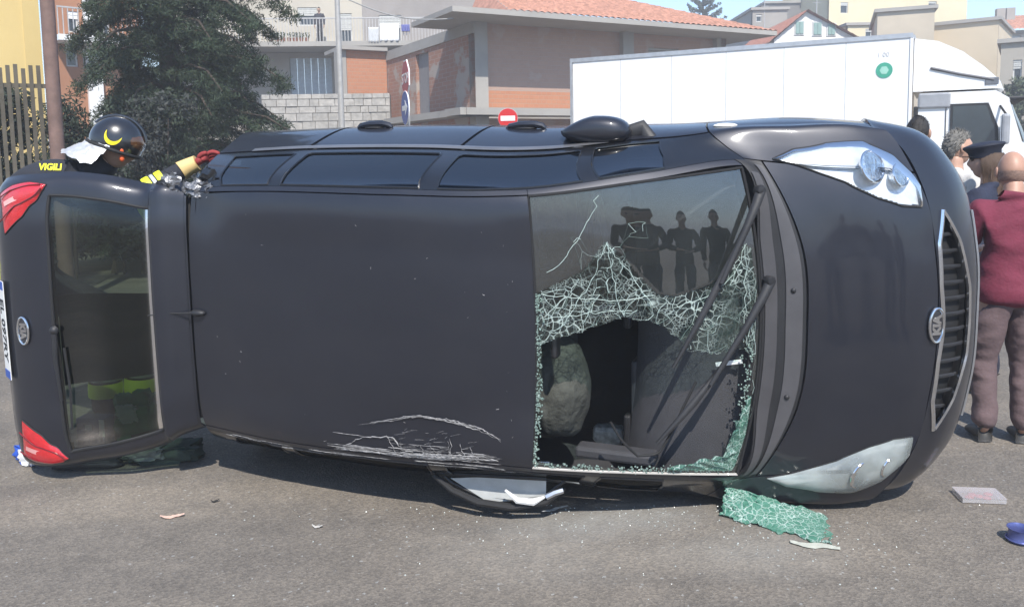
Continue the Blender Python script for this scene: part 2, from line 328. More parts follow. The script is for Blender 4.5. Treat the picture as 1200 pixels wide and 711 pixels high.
class Surf:
    def __init__(s, h):
        m = h[:, :0:-1].copy(); m[..., 1] *= -1
        P = np.concatenate([m, h], 1); s.P = P; s.nc = h.shape[1]-1; s.nu = len(h)-1
        s.tr = np.concatenate([[0], np.cumsum(np.linalg.norm(np.diff(P, axis=0), axis=2).mean(1))])
        s.tc = np.concatenate([[0], np.cumsum(np.linalg.norm(np.diff(P, axis=1), axis=2).mean(0))])
        s.Dr, s.Dc = s.dm(s.tr), s.dm(s.tc)
    @staticmethod
    def dm(t):
        n = len(t); D = np.zeros((n, n))
        for a in range(n):
            if a == 0: D[0, 0], D[0, 1] = -1/(t[1]-t[0]), 1/(t[1]-t[0])
            elif a == n-1: D[a, a-1], D[a, a] = -1/(t[a]-t[a-1]), 1/(t[a]-t[a-1])
            else:
                ha, hb = t[a]-t[a-1], t[a+1]-t[a]
                D[a, a-1] = -hb/(ha*(ha+hb)); D[a, a+1] = ha/(hb*(ha+hb)); D[a, a] = hb/(ha*(ha+hb))-ha/(hb*(ha+hb))
        return D
    @staticmethod
    def w(t, D, x):
        n = len(t); i = np.clip(np.searchsorted(t, x, side='right')-1, 0, n-2); h = t[i+1]-t[i]; q = (x-t[i])/h
        W = np.zeros((len(x), n)); k = np.arange(len(x))
        W[k, i] += 2*q**3-3*q**2+1; W[k, i+1] += -2*q**3+3*q**2
        return W+((q**3-2*q**2+q)*h)[:, None]*D[i]+((q**3-q**2)*h)[:, None]*D[i+1]
    def ev(s, u, v):
        u = np.clip(np.atleast_1d(np.asarray(u, float)).ravel(), 0, s.nu); v = np.clip(np.atleast_1d(np.asarray(v, float)).ravel(), -s.nc, s.nc)
        x = np.interp(u, np.arange(len(s.tr)), s.tr); y = np.interp(v+s.nc, np.arange(len(s.tc)), s.tc)
        return np.einsum('ka,kb,abc->kc', s.w(s.tr, s.Dr, x), s.w(s.tc, s.Dc, y), s.P)
    def nrm(s, u, v):
        e = .01; u = np.asarray(u, float); v = np.asarray(v, float)
        du = s.ev(u+e, v)-s.ev(u-e, v); dv = s.ev(u, v+e)-s.ev(u, v-e)
        n = np.cross(du, dv); n /= np.linalg.norm(n, axis=1)[:, None]+1e-12
        return -n if s.flip else n
    flip = False
    def pt(s, u, v, off=0.):
        u = np.atleast_1d(u).astype(float); v = np.atleast_1d(v).astype(float)
        return s.ev(u, v)+off*s.nrm(u, v)
class Shifted(Surf):
    """a surface that keeps the row numbers of the body net"""
    def __init__(s, h, u0): super().__init__(h); s.u0 = u0
    @staticmethod
    def dm(t):      # second-order end slopes, so that the pane stays evenly curved
        D = Surf.dm(t); n = len(t); a, b = t[1]-t[0], t[2]-t[1]; D[0] = 0; D[0, :3] = (-(2*a+b)/(a*(a+b)), (a+b)/(a*b), -a/(b*(a+b)))
        a, b = t[-1]-t[-2], t[-2]-t[-3]; D[-1] = 0; D[-1, -3:] = (a/(b*(a+b)), -(a+b)/(a*b), (2*a+b)/(a*(a+b))); return D
    def ev(s, u, v): return super().ev(4.05+(np.asarray(u, float)-4.16)*.868-s.u0, v)
def inpoly(P, x, y):
    r = np.zeros(x.shape, bool); n = len(P)
    for i in range(n):
        (x0, y0), (x1, y1) = P[i], P[(i+1) % n]
        c = ((y0 > y) != (y1 > y)) & (x < (x1-x0)*(y-y0)/(y1-y0+1e-12)+x0); r ^= c
    return r
T, B, H = Surf(TOP), Surf(BUMP), Surf(HATCH)
WS = Shifted(TOP[4:8, :3], 4)
H.P[:, :, 1] -= .105*np.linspace(0, 1, len(HATCH))[:, None]       # the hatch hangs a little askew
# orientation: normals must point out of the car
for S_, (u_, v_), d_ in ((T, (8, 0), (0, 0, 1)), (WS, (5, 0), (0, 0, 1)), (B, (2, 0), (1, 0, 0)), (H, (4, 0), (math.sin(TH), 0, math.cos(TH)))):
    if float(S_.nrm([u_], [v_])[0] @ np.array(d_)) < 0: S_.flip = True

def panel(S, name, m, u0, u1, v0, v1, parent, nu=40, nv=40, cuts=(), off=0., flange=.014, mu=0., dent=None, smooth=True, stretch=None):
    """body panel: a uv window of the surface with turned-in edges; cut-outs for lamps and glass"""
    us, vs_ = np.linspace(u0, u1, nu+1), np.linspace(v0, v1, nv+1)
    U, V = np.meshgrid(us, vs_, indexing='ij')
    P = S.pt(U.ravel(), V.ravel(), off)
    N = S.nrm(U.ravel(), V.ravel())
    if dent: P = dent(P, N, U.ravel(), V.ravel())
    idx = np.arange((nu+1)*(nv+1)).reshape(nu+1, nv+1)
    F = np.stack([idx[:-1, :-1], idx[1:, :-1], idx[1:, 1:], idx[:-1, 1:]], -1).reshape(-1, 4)
    if cuts:
        cu, cv = U.ravel()[F].mean(1), V.ravel()[F].mean(1); keep = np.ones(len(F), bool)
        for c in cuts: keep &= ~inpoly(c, cu, cv)
        F = F[keep]
    if not S.flip: pass
    else: F = F[:, ::-1]
    faces = [tuple(f) for f in F]; verts = [tuple(p) for p in P]
    if flange:
        ring = list(idx[:, 0])+list(idx[-1, 1:])+list(idx[-2::-1, -1])+list(idx[0, -2:0:-1]); k0 = len(verts)
        for i in ring: verts.append(tuple(P[i]-N[i]*flange))
        n = len(ring)
        for a in range(n):
            b = (a+1) % n; f = (ring[b], ring[a], k0+a, k0+b); faces.append(f if not S.flip else f[::-1])
    o = mesh_obj(name, verts, faces, m, parent, smooth)
    if smooth: shade_keep(o)
    return o
def shade_keep(o, ang=50):
    bm = bmesh.new(); bm.from_mesh(o.data)
    for e in bm.edges: e.smooth = len(e.link_faces) == 2 and e.calc_face_angle(0) < R(ang)
    bmesh.ops.delete(bm, geom=[v for v in bm.verts if not v.link_faces], context='VERTS')
    bm.to_mesh(o.data); bm.free()
def resamp(c, n):
    c = np.array(c, float); d = np.concatenate([[0], np.cumsum(np.linalg.norm(np.diff(c, axis=0), axis=1))])
    t = np.linspace(0, d[-1], n); return np.stack([np.interp(t, d, c[:, 0]), np.interp(t, d, c[:, 1])], 1)
def patch(S, name, m, ca, cb, parent, n=40, k=12, off=.003, bulge=0., smooth=True, thick=0.):
    """surface patch between two uv curves, offset from the skin, optionally domed"""
    A, Bc = resamp(ca, n+1), resamp(cb, n+1); t = np.linspace(0, 1, k+1)
    UV = A[:, None]*(1-t)[None, :, None]+Bc[:, None]*t[None, :, None]
    s_ = np.linspace(0, 1, n+1)
    O = off+bulge*np.outer(np.sin(np.pi*np.clip(s_, 0, 1))**.6, np.sin(np.pi*t)**.6)
    U, V = UV[..., 0].ravel(), UV[..., 1].ravel(); P = S.ev(U, V)+S.nrm(U, V)*O.ravel()[:, None]
    idx = np.arange((n+1)*(k+1)).reshape(n+1, k+1)
    F = np.stack([idx[:-1, :-1], idx[1:, :-1], idx[1:, 1:], idx[:-1, 1:]], -1).reshape(-1, 4)
    o = mesh_obj(name, P, F, m, parent, smooth)
    return o
def seam(S, name, m, uv, parent, r=.004, off=.002, n=60, closed=False, taper=False):
    c = list(uv)+([uv[0]] if closed else []); q = resamp(c, n); P = S.pt(q[:, 0], q[:, 1], off)
    return MB().tube([tuple(p) for p in P], [r*(1-.8*abs(2*i/(n-1)-1)) for i in range(n)] if taper else r, 6).build(name, m, parent, True)
def mir(c): return [(u, -v) for u, v in c]

# pose of the car
CX, CYW, CZ, YAW, RB, RC = .3121, 4.9599, .944, .3646, .0198, -.0076
ca_, sa_ = math.cos(YAW), math.sin(YAW)
Fv, Lv, Uv = Vector((ca_, -sa_, 0)), Vector((0, 0, 1)), Vector((-sa_, -ca_, 0))
Lv, Uv = math.cos(RB)*Lv+math.sin(RB)*Uv, math.cos(RB)*Uv-math.sin(RB)*Lv
Fv, Lv = math.cos(RC)*Fv+math.sin(RC)*Lv, math.cos(RC)*Lv-math.sin(RC)*Fv
CARM = Matrix(((Fv.x, Lv.x, Uv.x, CX), (Fv.y, Lv.y, Uv.y, CYW), (Fv.z, Lv.z, Uv.z, CZ), (0, 0, 0, 1)))
car = empty('overturned_car', label='dark grey car lying overturned on its side with smashed windscreen', cat='car')
car.matrix_world = CARM
c2w = lambda p: CARM @ Vector(p)

HL_OUT = [(2.725, 2.48), (2.298, 2.829), (1.71, 3.009), (1.018, 3.026), (.428, 2.784), (.14, 2.395), (.05, 2.05)]
HL_IN = [(2.725, 2.48), (2.39, 2.358), (2.085, 2.158), (1.681, 1.944), (1.334, 1.811), (.9, 1.725), (.25, 1.75), (.05, 2.05)]
HLP = HL_OUT+HL_IN[-2:0:-1]
def shrink(P, k):
    c = np.mean(P, 0); return [tuple(c+(np.array(p)-c)*k) for p in P]
hlcut = shrink(HLP, .95)
GR_T = [(.42, 1.62), (.13, 1.15), (.08, .55), (.16, 0), (.08, -.55), (.13, -1.15), (.42, -1.62)]
GR_B = [(.42, 1.62), (.85, 1.15), (1.12, .5), (1.16, 0), (1.12, -.5), (.85, -1.15), (.42, -1.62)]
GRP = GR_T+GR_B[-2:0:-1]
# painted panels
FRAMEB = mat('gloss_black_frame', (.010, .011, .014), .22, var=.2, coat=.6)
hood = panel(T, 'bonnet', PAINT, .02, 2.93, -2.37, 2.37, car, 170, 280, cuts=(hlcut, mir(hlcut)))
for sgn in (1, -1):
    f = panel(T, 'front_wing', PAINT, .02, 3.62, *((2.42, 6.98) if sgn > 0 else (-6.98, -2.42)), car, 190, 190, cuts=(hlcut, mir(hlcut)))
    panel(T, 'windscreen_pillar', PAINT, 4.055, 6.03, *((2.02, 2.29) if sgn > 0 else (-2.29, -2.02)), car, 60, 8)
    panel(T, 'roof_rail', PAINT, 6.045, 9.99, *((2.02, 2.29) if sgn > 0 else (-2.29, -2.02)), car, 60, 8)
    WINS = [(4.75, 5.35), (5.5, 7.55), (7.75, 8.95), (9.08, 9.62)]
    cuts = []
    for a, b in WINS:
        P = [(a, 2.40), (b, 2.40), (b+(.12 if b > 9 else 0), 3.46), (a-(.25 if a < 5 else 0), 3.46)]; cuts.append(P if sgn > 0 else mir(P))
    panel(T, 'window_frame', FRAMEB, 3.66, 9.98, *((2.31, 3.54) if sgn > 0 else (-3.54, -2.31)), car, 260, 60, cuts=cuts)
    for P in cuts:
        seam(T, 'window_seal', FRAMEB, P, car, .005, .0, 80, True)
        g = patch(T, 'side_window', glass_mat('tinted_glass', (.04, .045, .05), .26), [P[0], P[1]], [P[3], P[2]], car, 24, 10, off=-.004)
    panel(T, 'front_door', PAINT, 3.67, 7.62, *((3.62, 6.98) if sgn > 0 else (-6.98, -3.62)), car, 50, 50)
    panel(T, 'rear_door', PAINT, 7.66, 9.02, *((3.62, 6.98) if sgn > 0 else (-6.98, -3.62)), car, 30, 50)
    panel(T, 'rear_wing', PAINT, 9.06, 9.98, *((3.58, 6.98) if sgn > 0 else (-6.98, -3.58)), car, 24, 50)
    patch(T, 'belt_moulding', mat('belt_trim', (.22, .22, .23), .35, .6), [(5.2, 3.545*sgn), (9.6, 3.545*sgn)], [(5.2, 3.61*sgn), (9.6, 3.61*sgn)], car, 60, 3, off=.006, bulge=.004)
    for u in (7.2, 8.75):       # door handles
        P = T.pt([u], [4.45*sgn], 0)[0]; N = T.nrm([u], [4.45*sgn])[0]
        mb = MB(); pts = [(-.10, 0), (-.085, .012), (-.03, .020), (.05, .020), (.09, .012), (.105, 0)]
        mb.tube([tuple(P+np.array([a, 0, 0])+N*b) for a, b in pts], [.012, .016, .018, .018, .015, .01], 8)
        mb.build('door_handle', PAINT, car, True)
        MB().sphere(tuple(P), (.06, .008, .035), 16, 8).build('handle_recess', PLASTIC, car, True)
    P = T.pt([3.15], [4.0*sgn], 0)[0]
    MB().sphere(tuple(P), (.055, .012, .02), 14, 8).build('side_repeater', mat('repeater_lens', (.85, .82, .75), .15, var=.05), car, True)
def roofdent(P, N, U, V):
    for (u, v, a, su, sv) in ((7.9, -1.5, -.012, .5, .35), (8.8, .8, -.006, .5, .6), (9.8, 1.7, -.02, .25, .4)):
        P = P+N*(a*np.exp(-((U-u)/su)**2-((V-v)/sv)**2))[:, None]
    return P
roof = panel(T, 'roof', PAINT, 6.06, 9.985, -1.98, 1.98, car, 70, 60, dent=roofdent)
bumper = panel(B, 'front_bumper', PAINT, .03, 2.98, -3.99, 3.99, car, 60, 180, cuts=(shrink(GRP, .97), [(1.75, -1.5), (1.75, 1.5), (2.5, 1.4), (2.5, -1.4)]))
# dark liner behind every gap and opening
def liner(u0, u1, v0, v1, nu, nv, cuts=()):
    return panel(T, 'inner_liner', CABIN, u0, u1, v0, v1, car, nu, nv, off=-.03, flange=0, cuts=cuts)
liner(0, 3.3, -6.95, 6.95, 60, 120, cuts=(HLP, mir(HLP)))
liner(3.3, 10, -6.95, -3.5, 50, 20); liner(3.3, 10, 3.5, 6.95, 50, 20); liner(6.12, 10, -2.36, 2.36, 50, 40)
for sgn in (1, -1):
    liner(3.5, 6.12, *((2.05, 2.36) if sgn > 0 else (-2.36, -2.05)), 40, 6)
panel(B, 'bumper_liner', PLASTIC, 0.02, 3, -4, 4, car, 30, 60, off=-.05, flange=0)
# underside, floor, bulkhead
mb = MB(); mb.box((-1.85, -.85, .17), (1.62, .85, .215)); mb.build('underbody', PLASTIC, car)
MB().box((-1.80, -.83, .30), (1.15, .83, .34)).build('floor_pan', mat('carpet', (.02, .02, .022), .95, bump=.4), car)
MB().box((1.06, -.74, .34), (1.10, .74, .93)).build('bulkhead', CABIN, car)
# wheels
def wheel(x, y, sg):
    Mx = Matrix.Translation((x, y, .30)) @ Matrix.Rotation(R(90)*-sg, 4, 'X')
    w = MB().lathe([(.20, -.10), (.29, -.10), (.315, -.07), (.318, .0), (.315, .07), (.29, .10), (.20, .10)], 40, Mx).build('wheel', RUBBER, car, True)
    MB().lathe([(.02, .07), (.06, .085), (.17, .07), (.20, .098), (.19, .06), (.02, .05)], 32, Mx).build('rim', SILVER, w, True)
    for k in range(7):
        a = 2*math.pi*k/7; MB().box((-.022, .05, .06), (.022, .19, .092), Mx @ Matrix.Rotation(a, 4, 'Z')).build('spoke', SILVER, w)
    return w
for x in (1.30, -1.31):
    for sg in (1, -1): wheel(x, sg*.80, sg)
# rear bumper below the boot opening
rb = MB()
pts = []
V_, F_ = [], []
prof = [(-1.80, .62), (-1.90, .62), (-1.97, .57), (-1.99, .45), (-1.95, .30), (-1.85, .22)]
ys = np.linspace(-1, 1, 25)
for y in ys:
    for (x, z) in prof:
        k = abs(y); V_.append((x+.28*max(0, k-.55)**2*2.2, y*.88, z))
n = len(prof)
for i in range(24):
    for j in range(n-1): F_.append((i*n+j, i*n+j+1, (i+1)*n+j+1, (i+1)*n+j))
shade(MB().add(V_, F_).build('rear_bumper', PAINT, car))
# cowl, grille, lamps
cowl = panel(T, 'scuttle_panel', PLASTIC, 2.97, 4.035, -2.38, 2.38, car, 40, 60)
patch(T, 'scuttle_strip', mat('scuttle_trim', (.075, .073, .078), .45), [(3.05, 2.2), (3.05, 0), (3.05, -2.2)], [(3.42, 2.2), (3.5, 0), (3.42, -2.2)], cowl, 60, 8, off=.006)
patch(T, 'scuttle_strip', mat('scuttle_trim2', (.06, .058, .062), .5), [(3.68, 1.9), (3.72, 0), (3.68, -2.0)], [(4.01, 1.9), (4.01, 0), (4.01, -2.0)], cowl, 60, 8, off=.006)
for v in (.45, -.9): 
    P = T.pt([3.3], [v], .008)[0]; MB().sphere(tuple(P), (.012, .012, .008), 10, 6).build('washer_jet', PLASTIC, cowl, True)
g = empty('grille'); g.parent = car
seam(B, 'chrome_surround', CHROME, GRP, g, .011, .003, 120, True)
for k in range(1, 13):
    v = 1.5-k*3./13
    tb = [np.interp(v, [p[1] for p in c[::-1]], [p[0] for p in c[::-1]]) for c in (GR_T, GR_B)]
    q = np.linspace(tb[0]+.02, tb[1]-.02, 10); P = B.pt(q, np.full(10, v), -.016)
    MB().tube([tuple(p) for p in P], .009, 6, r2=.006).build('grille_slat', PLASTIC, g, True)
patch(B, 'grille_mesh', RUBBER, GR_T, GR_B, g, 40, 8, off=-.04)
seam(B, 'bumper_trim', SILVER, [(1.72, 1.5), (1.72, 0), (1.72, -1.5)], car, .006, .004, 60)
patch(B, 'air_intake', RUBBER, [(1.75, 1.5), (1.75, -1.5)], [(2.5, 1.4), (2.5, -1.4)], car, 30, 6, off=-.035)
for k in range(3):
    seam(B, 'intake_bar', PLASTIC, [(1.92+k*.2, 1.42), (1.92+k*.2, -1.42)], car, .008, -.012, 40)
LENS = glass_mat('lamp_lens', (.93, .95, .96), 1.3)
REFL = mat('lamp_reflector', (.80, .81, .83), .16, 1., var=.25, scale=30, bump=.5, bscale=60)
HOUS = mat('lamp_housing', (.82, .83, .85), .2, .3, var=.2, scale=12, bump=.15, bscale=18)
for sgn in (1, -1):
    fx = (lambda c: c) if sgn > 0 else mir
    hl = patch(T, 'headlight', HOUS, fx(HL_OUT), fx(HL_IN), car, 50, 16, off=-.008, bulge=-.012)
    patch(T, 'lens', LENS if sgn > 0 else glass_mat('scuffed_lit_lens', (.9, .92, .93), 1.5, .05, dirt=.55), fx(HL_OUT), fx(HL_IN), hl, 60, 18, off=.005, bulge=.030)  # lower lens: scuffs plus a pale film added so it looks lit
    seam(T, 'lamp_seal', RUBBER, fx(HLP), hl, .0045, .001, 120, True)
    for (u, v, r, mm) in ((1.2, 2.40, .068, REFL), (.62, 2.26, .050, REFL)):
        P = T.pt([u], [v*sgn], -.004)[0]; N = Vector(T.nrm([u], [v*sgn])[0]); N = (N+Vector((.6, .1*sgn, -.1))).normalized()
        Mx = Matrix.Translation(Vector(P)) @ N.to_track_quat('Z', 'Y').to_matrix().to_4x4()
        MB().lathe([(r, .02), (r*.92, .012), (r*.7, -.012), (r*.35, -.03), (.004, -.034)][::-1], 24, Mx).build('reflector', mm, hl, True)
        MB().sphere(tuple(Vector(P)-N*.005), r*.27, 14, 8).build('bulb', mat('bulb_glass', (.9, .9, .88), .05, var=.02, spec=.9), hl, True)
        V = []; rr = [Vector((r*1.02*math.cos(a), r*1.02*math.sin(a), .02)) for a in np.linspace(0, 2*math.pi, 30)]
        MB().tube([Mx @ p for p in rr], .005, 6, False).build('bezel', CHROME, hl, True)
# emblem on bonnet edge
def emblem(S, u, v, size, parent, rot):
    P = Vector(S.pt([u], [v], .007)[0]); N = Vector(S.nrm([u], [v])[0])
    ydir = Vector((0, 1, 0)); xd = ydir if rot > 0 else -ydir
    Mx = frameM(P, xd, N.cross(xd))
    e = MB().sphere((0, 0, 0), (size, size*.5, .006), 28, 8).build('emblem', mat('emblem_black', (.03, .03, .035), .3), parent, True)
    e.data.transform(Mx)
    MB().tube([Mx @ Vector((size*math.cos(a), size*.5*math.sin(a), .004)) for a in np.linspace(0, 2*math.pi, 40)], size*.09, 8, False).build('emblem_ring', CHROME, e, True)
    text_mesh('emblem_letters', 'KIA', size*.74, CHROME, e, Mx @ Matrix.Translation((0, 0, .0065)), .0015, .004, 1.0)
    return e
emblem(T, .12, 0, .075, hood, 1)

# ------------------------------------------------------------------ windscreen
HOLE = [(6.38, -.10), (5.9, .085), (5.62, .22), (5.364, .169), (5.113, 0), (4.927, -.261), (4.685, -.354), (4.519, -.324), (4.30, -.29), (4.21, -.45), (4.20, -.874), (4.20, -1.209), (4.20, -1.6), (4.22, -1.88), (4.8, -1.93), (5.5, -1.93), (6.1, -1.93), (6.38, -1.90), (6.40, -.95)]
jag = []
for i, p in enumerate(HOLE):
    q = HOLE[(i+1) % len(HOLE)]
    for t in np.linspace(0, 1, 7)[:-1]:
        jag.append((p[0]+(q[0]-p[0])*t+random.uniform(-.022, .022), p[1]+(q[1]-p[1])*t+random.uniform(-.03, .03)))
HOLE = jag
CRZ = [(6.40, 0), (6.40, .62), (5.95, .90), (5.72, 1.27), (5.56, 1.06), (5.42, .775), (5.25, .511), (5.08, .451), (4.714, .56), (4.445, .732), (4.30, 1.05), (4.22, 1.0), (4.2, .592), (4.22, -1.9), (6.38, -1.9)]
SCR = glass_mat('windscreen_glass', (.50, .56, .56), 4.2, .0, dirt=.05)
CRAZ = crazed_mat('crazed_glass', 26, (.09, .12, .11), .05)
def screen(nu=130, nv=200):
    us, vs_ = np.linspace(4.16, 6.44, nu+1), np.linspace(-1.97, 1.97, nv+1); U, V = np.meshgrid(us, vs_, indexing='ij')
    idx = np.arange(U.size).reshape(U.shape); F = np.stack([idx[:-1, :-1], idx[1:, :-1], idx[1:, 1:], idx[:-1, 1:]], -1).reshape(-1, 4)
    if WS.flip: F = F[:, ::-1]
    cu, cv = U.ravel()[F].mean(1), V.ravel()[F].mean(1)
    hole, crz = inpoly(HOLE, cu, cv), inpoly(CRZ, cu, cv)
    P = WS.pt(U.ravel(), V.ravel(), -.004); N = WS.nrm(U.ravel(), V.ravel())
    # crazed sheet sags inwards and ripples
    inz = inpoly(CRZ, U.ravel(), V.ravel()); sag = np.clip(np.minimum(1, (1.0-V.ravel())/1.3), 0, 1)*inz*np.clip(np.minimum(U.ravel()-4.2, 6.4-U.ravel())/.3, 0, 1)
    rip = np.array([noise.noise(Vector((a*5, b*3.2, 0))) for a, b in zip(U.ravel(), V.ravel())])
    P = P-N*(sag*(.018+.020*rip))[:, None]
    def sub(mask, name, m):
        f = F[mask]; lab = np.arange(len(P))
        for _ in range(400):        # keep the one connected sheet, drop stray chips
            mn = lab[f].min(1); old = lab.copy(); np.minimum.at(lab, f.ravel(), np.repeat(mn, 4))
            if (old == lab).all(): break
        ids, cnt = np.unique(lab[f[:, 0]], return_counts=True); f = f[lab[f[:, 0]] == ids[cnt.argmax()]]; used, inv = np.unique(f, return_inverse=True)
        return mesh_obj(name, P[used], inv.reshape(-1, 4), m, car, True)
    a = sub(~hole & ~crz, 'windscreen', SCR); b = sub(~hole & crz, 'shattered_glass', CRAZ); b.parent = a
    tag(b, 'shattered greenish white lower part of the windscreen')
    # real crack ribbons
    poly = np.array(CRZ); pts = []
    while len(pts) < 150:
        q = (random.uniform(4.2, 6.38), random.uniform(-1.9, 1.25))
        if inpoly(CRZ, np.array([q[0]]), np.array([q[1]]))[0] and not inpoly(HOLE, np.array([q[0]]), np.array([q[1]]))[0]: pts.append(q)
    for q in HOLE[::3]: pts.append(q)
    for k in range(26): pts.append((random.uniform(5.3, 6.1), random.uniform(.6, 1.5)))
    vv, ee, ff, *_ = geometry.delaunay_2d_cdt([Vector((p[0], p[1]*.55)) for p in pts], [], [], 0, 1e-5)
    edges = set()
    for f in ff:
        for i in range(3): edges.add(tuple(sorted((f[i], f[(i+1) % 3]))))
    mbk, mdim = MB(), MB()
    for (i, j) in edges:
        p, q = vv[i], vv[j]; p = (p.x, p.y/.55); q = (q.x, q.y/.55); mid = ((p[0]+q[0])/2, (p[1]+q[1])/2)
        if random.random() < .38 or (p[0]-q[0])**2+((p[1]-q[1])*.55)**2 > .06: continue
        if inpoly(HOLE, np.array([mid[0]]), np.array([mid[1]]))[0]: continue
        m3 = (mid[0]+random.uniform(-.02, .02), mid[1]+random.uniform(-.04, .04))
        X = WS.pt([p[0], m3[0], q[0]], [p[1], m3[1], q[1]], .001)
        sg = []
        for (uu, vv2), x in zip((p, m3, q), X):
            iz = inpoly(CRZ, np.array([uu]), np.array([vv2]))[0]*min(1, max(0, (1-vv2)/1.3))*min(1, max(0, min(uu-4.2, 6.4-uu)/.3))
            x = x-WS.nrm([uu], [vv2])[0]*(iz*(.018+.02*noise.noise(Vector((uu*5, vv2*3.2, 0)))))+WS.nrm([uu], [vv2])[0]*.003
            sg.append(tuple(x))
        (mbk if random.random() < .4 else mdim).tube(sg, random.choice((.0003, .0005, .0007, .0011))*random.uniform(.8, 1.2), 4, False)
    # long cracks
    for c in ([(6.36, .60), (6.0, .52), (5.6, .45), (5.3, .5)], [(6.36, .25), (5.9, .3), (5.5, .32)], [(5.72, 1.25), (5.5, .8), (5.3, .35)], [(5.72, 1.25), (5.65, .6), (5.6, .22)], [(5.72, 1.25), (5.85, .8), (6.2, .1)], [(4.28, 1.05), (4.42, .7), (4.75, .42), (5.1, .3)], [(4.28, 1.05), (4.33, .3), (4.36, -.2)], [(6.3, .9), (6.1, 1.1), (5.9, 1.5), (5.75, 1.9)]):
        q = resamp(c, 16); q = q+rng.normal(0, .012, q.shape); X = WS.pt(q[:, 0], q[:, 1], .001); mbk.tube([tuple(x) for x in X], .0012, 4, False)
    tag(mdim.build('fine_cracks', mat('crack_dim', (.12, .17, .15), .5, var=.4, scale=40), a), kind='stuff')
    k = mbk.build('crack_lines', mat('crack_white', (.46, .57, .53), .5, var=.3, scale=40), a); tag(k, kind='stuff')
    # crumbs left along the frame
    mc = MB()
    for i in range(640):
        if i < 300: u, v = 6.40+random.gauss(0, .022), random.uniform(-1.95, .6)
        elif i < 480: u, v = random.uniform(4.25, 6.4), -1.93+random.gauss(0, .025)
        else: u, v = 4.24+abs(random.gauss(0, .05)), random.uniform(-1.9, -.2)
        P0 = Vector(WS.pt([u], [v], .004)[0]); r = random.uniform(.0018, .0045)
        Mx = Matrix.Translation(P0) @ Matrix.Rotation(random.random()*6, 4, Vector((random.random(), random.random(), random.random()+.1)).normalized())
        mc.box((-r, -r, -r*.5), (r, r, r*.5), Mx)
    tag(mc.build('glass_crumbs', mat('glass_crumb', (.20, .27, .24), .25, var=.5, scale=90), a), kind='stuff')
    # torn flap of green glass hanging at the lower corner
    fl = [(4.22, -1.0), (4.40, -1.15), (4.44, -1.5), (4.6, -1.72), (4.9, -1.86), (4.5, -1.93), (4.22, -1.9)]
    n = 24; A, Bc = resamp([(4.21, -.9), (4.20, -1.4), (4.24, -1.92), (5.0, -1.92)], n+1), resamp([(4.26, -.9), (4.36, -1.3), (4.42, -1.66), (5.0, -1.86)], n+1)
    VV, FF = [], []
    for i in range(n+1):
        for j in range(6):
            t = j/5; q = A[i]*(1-t)+Bc[i]*t; q = q+rng.normal(0, .012, 2)*(t > 0)
            VV.append(WS.pt([q[0]], [q[1]], .01+.03*t*random.random())[0])
    for i in range(n):
        for j in range(5): FF.append((i*6+j, (i+1)*6+j, (i+1)*6+j+1, i*6+j+1))
    mesh_obj('glass_flap', VV, FF, crazed_mat('crazed_green', 30, (.10, .24, .18), .5), a)
    return a
ws_o = screen()
for c in ([(4.16, -1.98), (4.16, 1.98)], [(4.16, 1.985), (6.44, 1.985)], [(6.45, 1.98), (6.45, -1.98)], [(4.16, -1.985), (6.44, -1.985)]):
    seam(WS, 'screen_trim', RUBBER if c[0][1] != -1.985 else mat('bare_edge', (.45, .43, .40), .5), c, ws_o, .006, .001, 40)
# black printed border
for ca2, cb2 in (([(4.17, 1.96), (4.17, -1.96)], [(4.27, 1.96), (4.27, -1.96)]), ([(6.43, 1.96), (6.43, .65)], [(6.36, 1.96), (6.36, .65)])):
    patch(WS, 'screen_border', RUBBER, ca2, cb2, ws_o, 60, 2, off=-.008)
# wipers
def wiper(pu, pv, eu, ev, bl0, bl1, name='wiper'):
    w = empty(name); w.parent = car
    P0, P1 = Vector(T.pt([pu], [pv], .03)[0]), Vector(T.pt([eu], [ev], .03)[0])
    N = Vector(T.nrm([eu], [ev])[0])
    MB().lathe([(.022, -.03), (.024, 0), (.018, .012), (.004, .014)], 16, Matrix.Translation(P0) @ N.to_track_quat('Z', 'Y').to_matrix().to_4x4()).build('pivot_cap', PLASTIC, w, True)
    mid = P0.lerp(P1, .45)+N*.02
    MB().tube([P0, P0.lerp(mid, .3)+N*.006, mid, P1+N*.014], [.022, .020, .015, .010], 8, r2=.009).build('arm', PLASTIC, w, True)
    B0, B1 = Vector(T.pt([bl0[0]], [bl0[1]], .012)[0]), Vector(T.pt([bl1[0]], [bl1[1]], .012)[0])
    MB().tube([B0, B0.lerp(B1, .25)+N*.012, B0.lerp(B1, .5)+N*.016, B0.lerp(B1, .75)+N*.012, B1], [.006, .012, .016, .012, .006], 6, r2=.006).build('blade_spine', PLASTIC, w, True)
    MB().tube([B0-N*.006, B0.lerp(B1, .5)-N*.004, B1-N*.006], .005, 6, r2=.011).build('rubber_blade', RUBBER, w, True)
    return w
wiper(4.0, 1.645, 4.46, .6, (4.16, 1.25), (4.86, -.50))
wiper(3.89, .58, 4.54, -.72, (4.37, -.42), (4.96, -1.50))
q_ = resamp([(5.35, -1.25), (5.25, -1.49), (5.1, -1.70), (4.92, -1.67), (4.77, -1.25), (4.62, -.72)], 24); P_ = T.pt(q_[:, 0], q_[:, 1], -.012)
MB().tube([tuple(p) for p in P_], .006, 8).build('loose_cable', RUBBER, car, True)
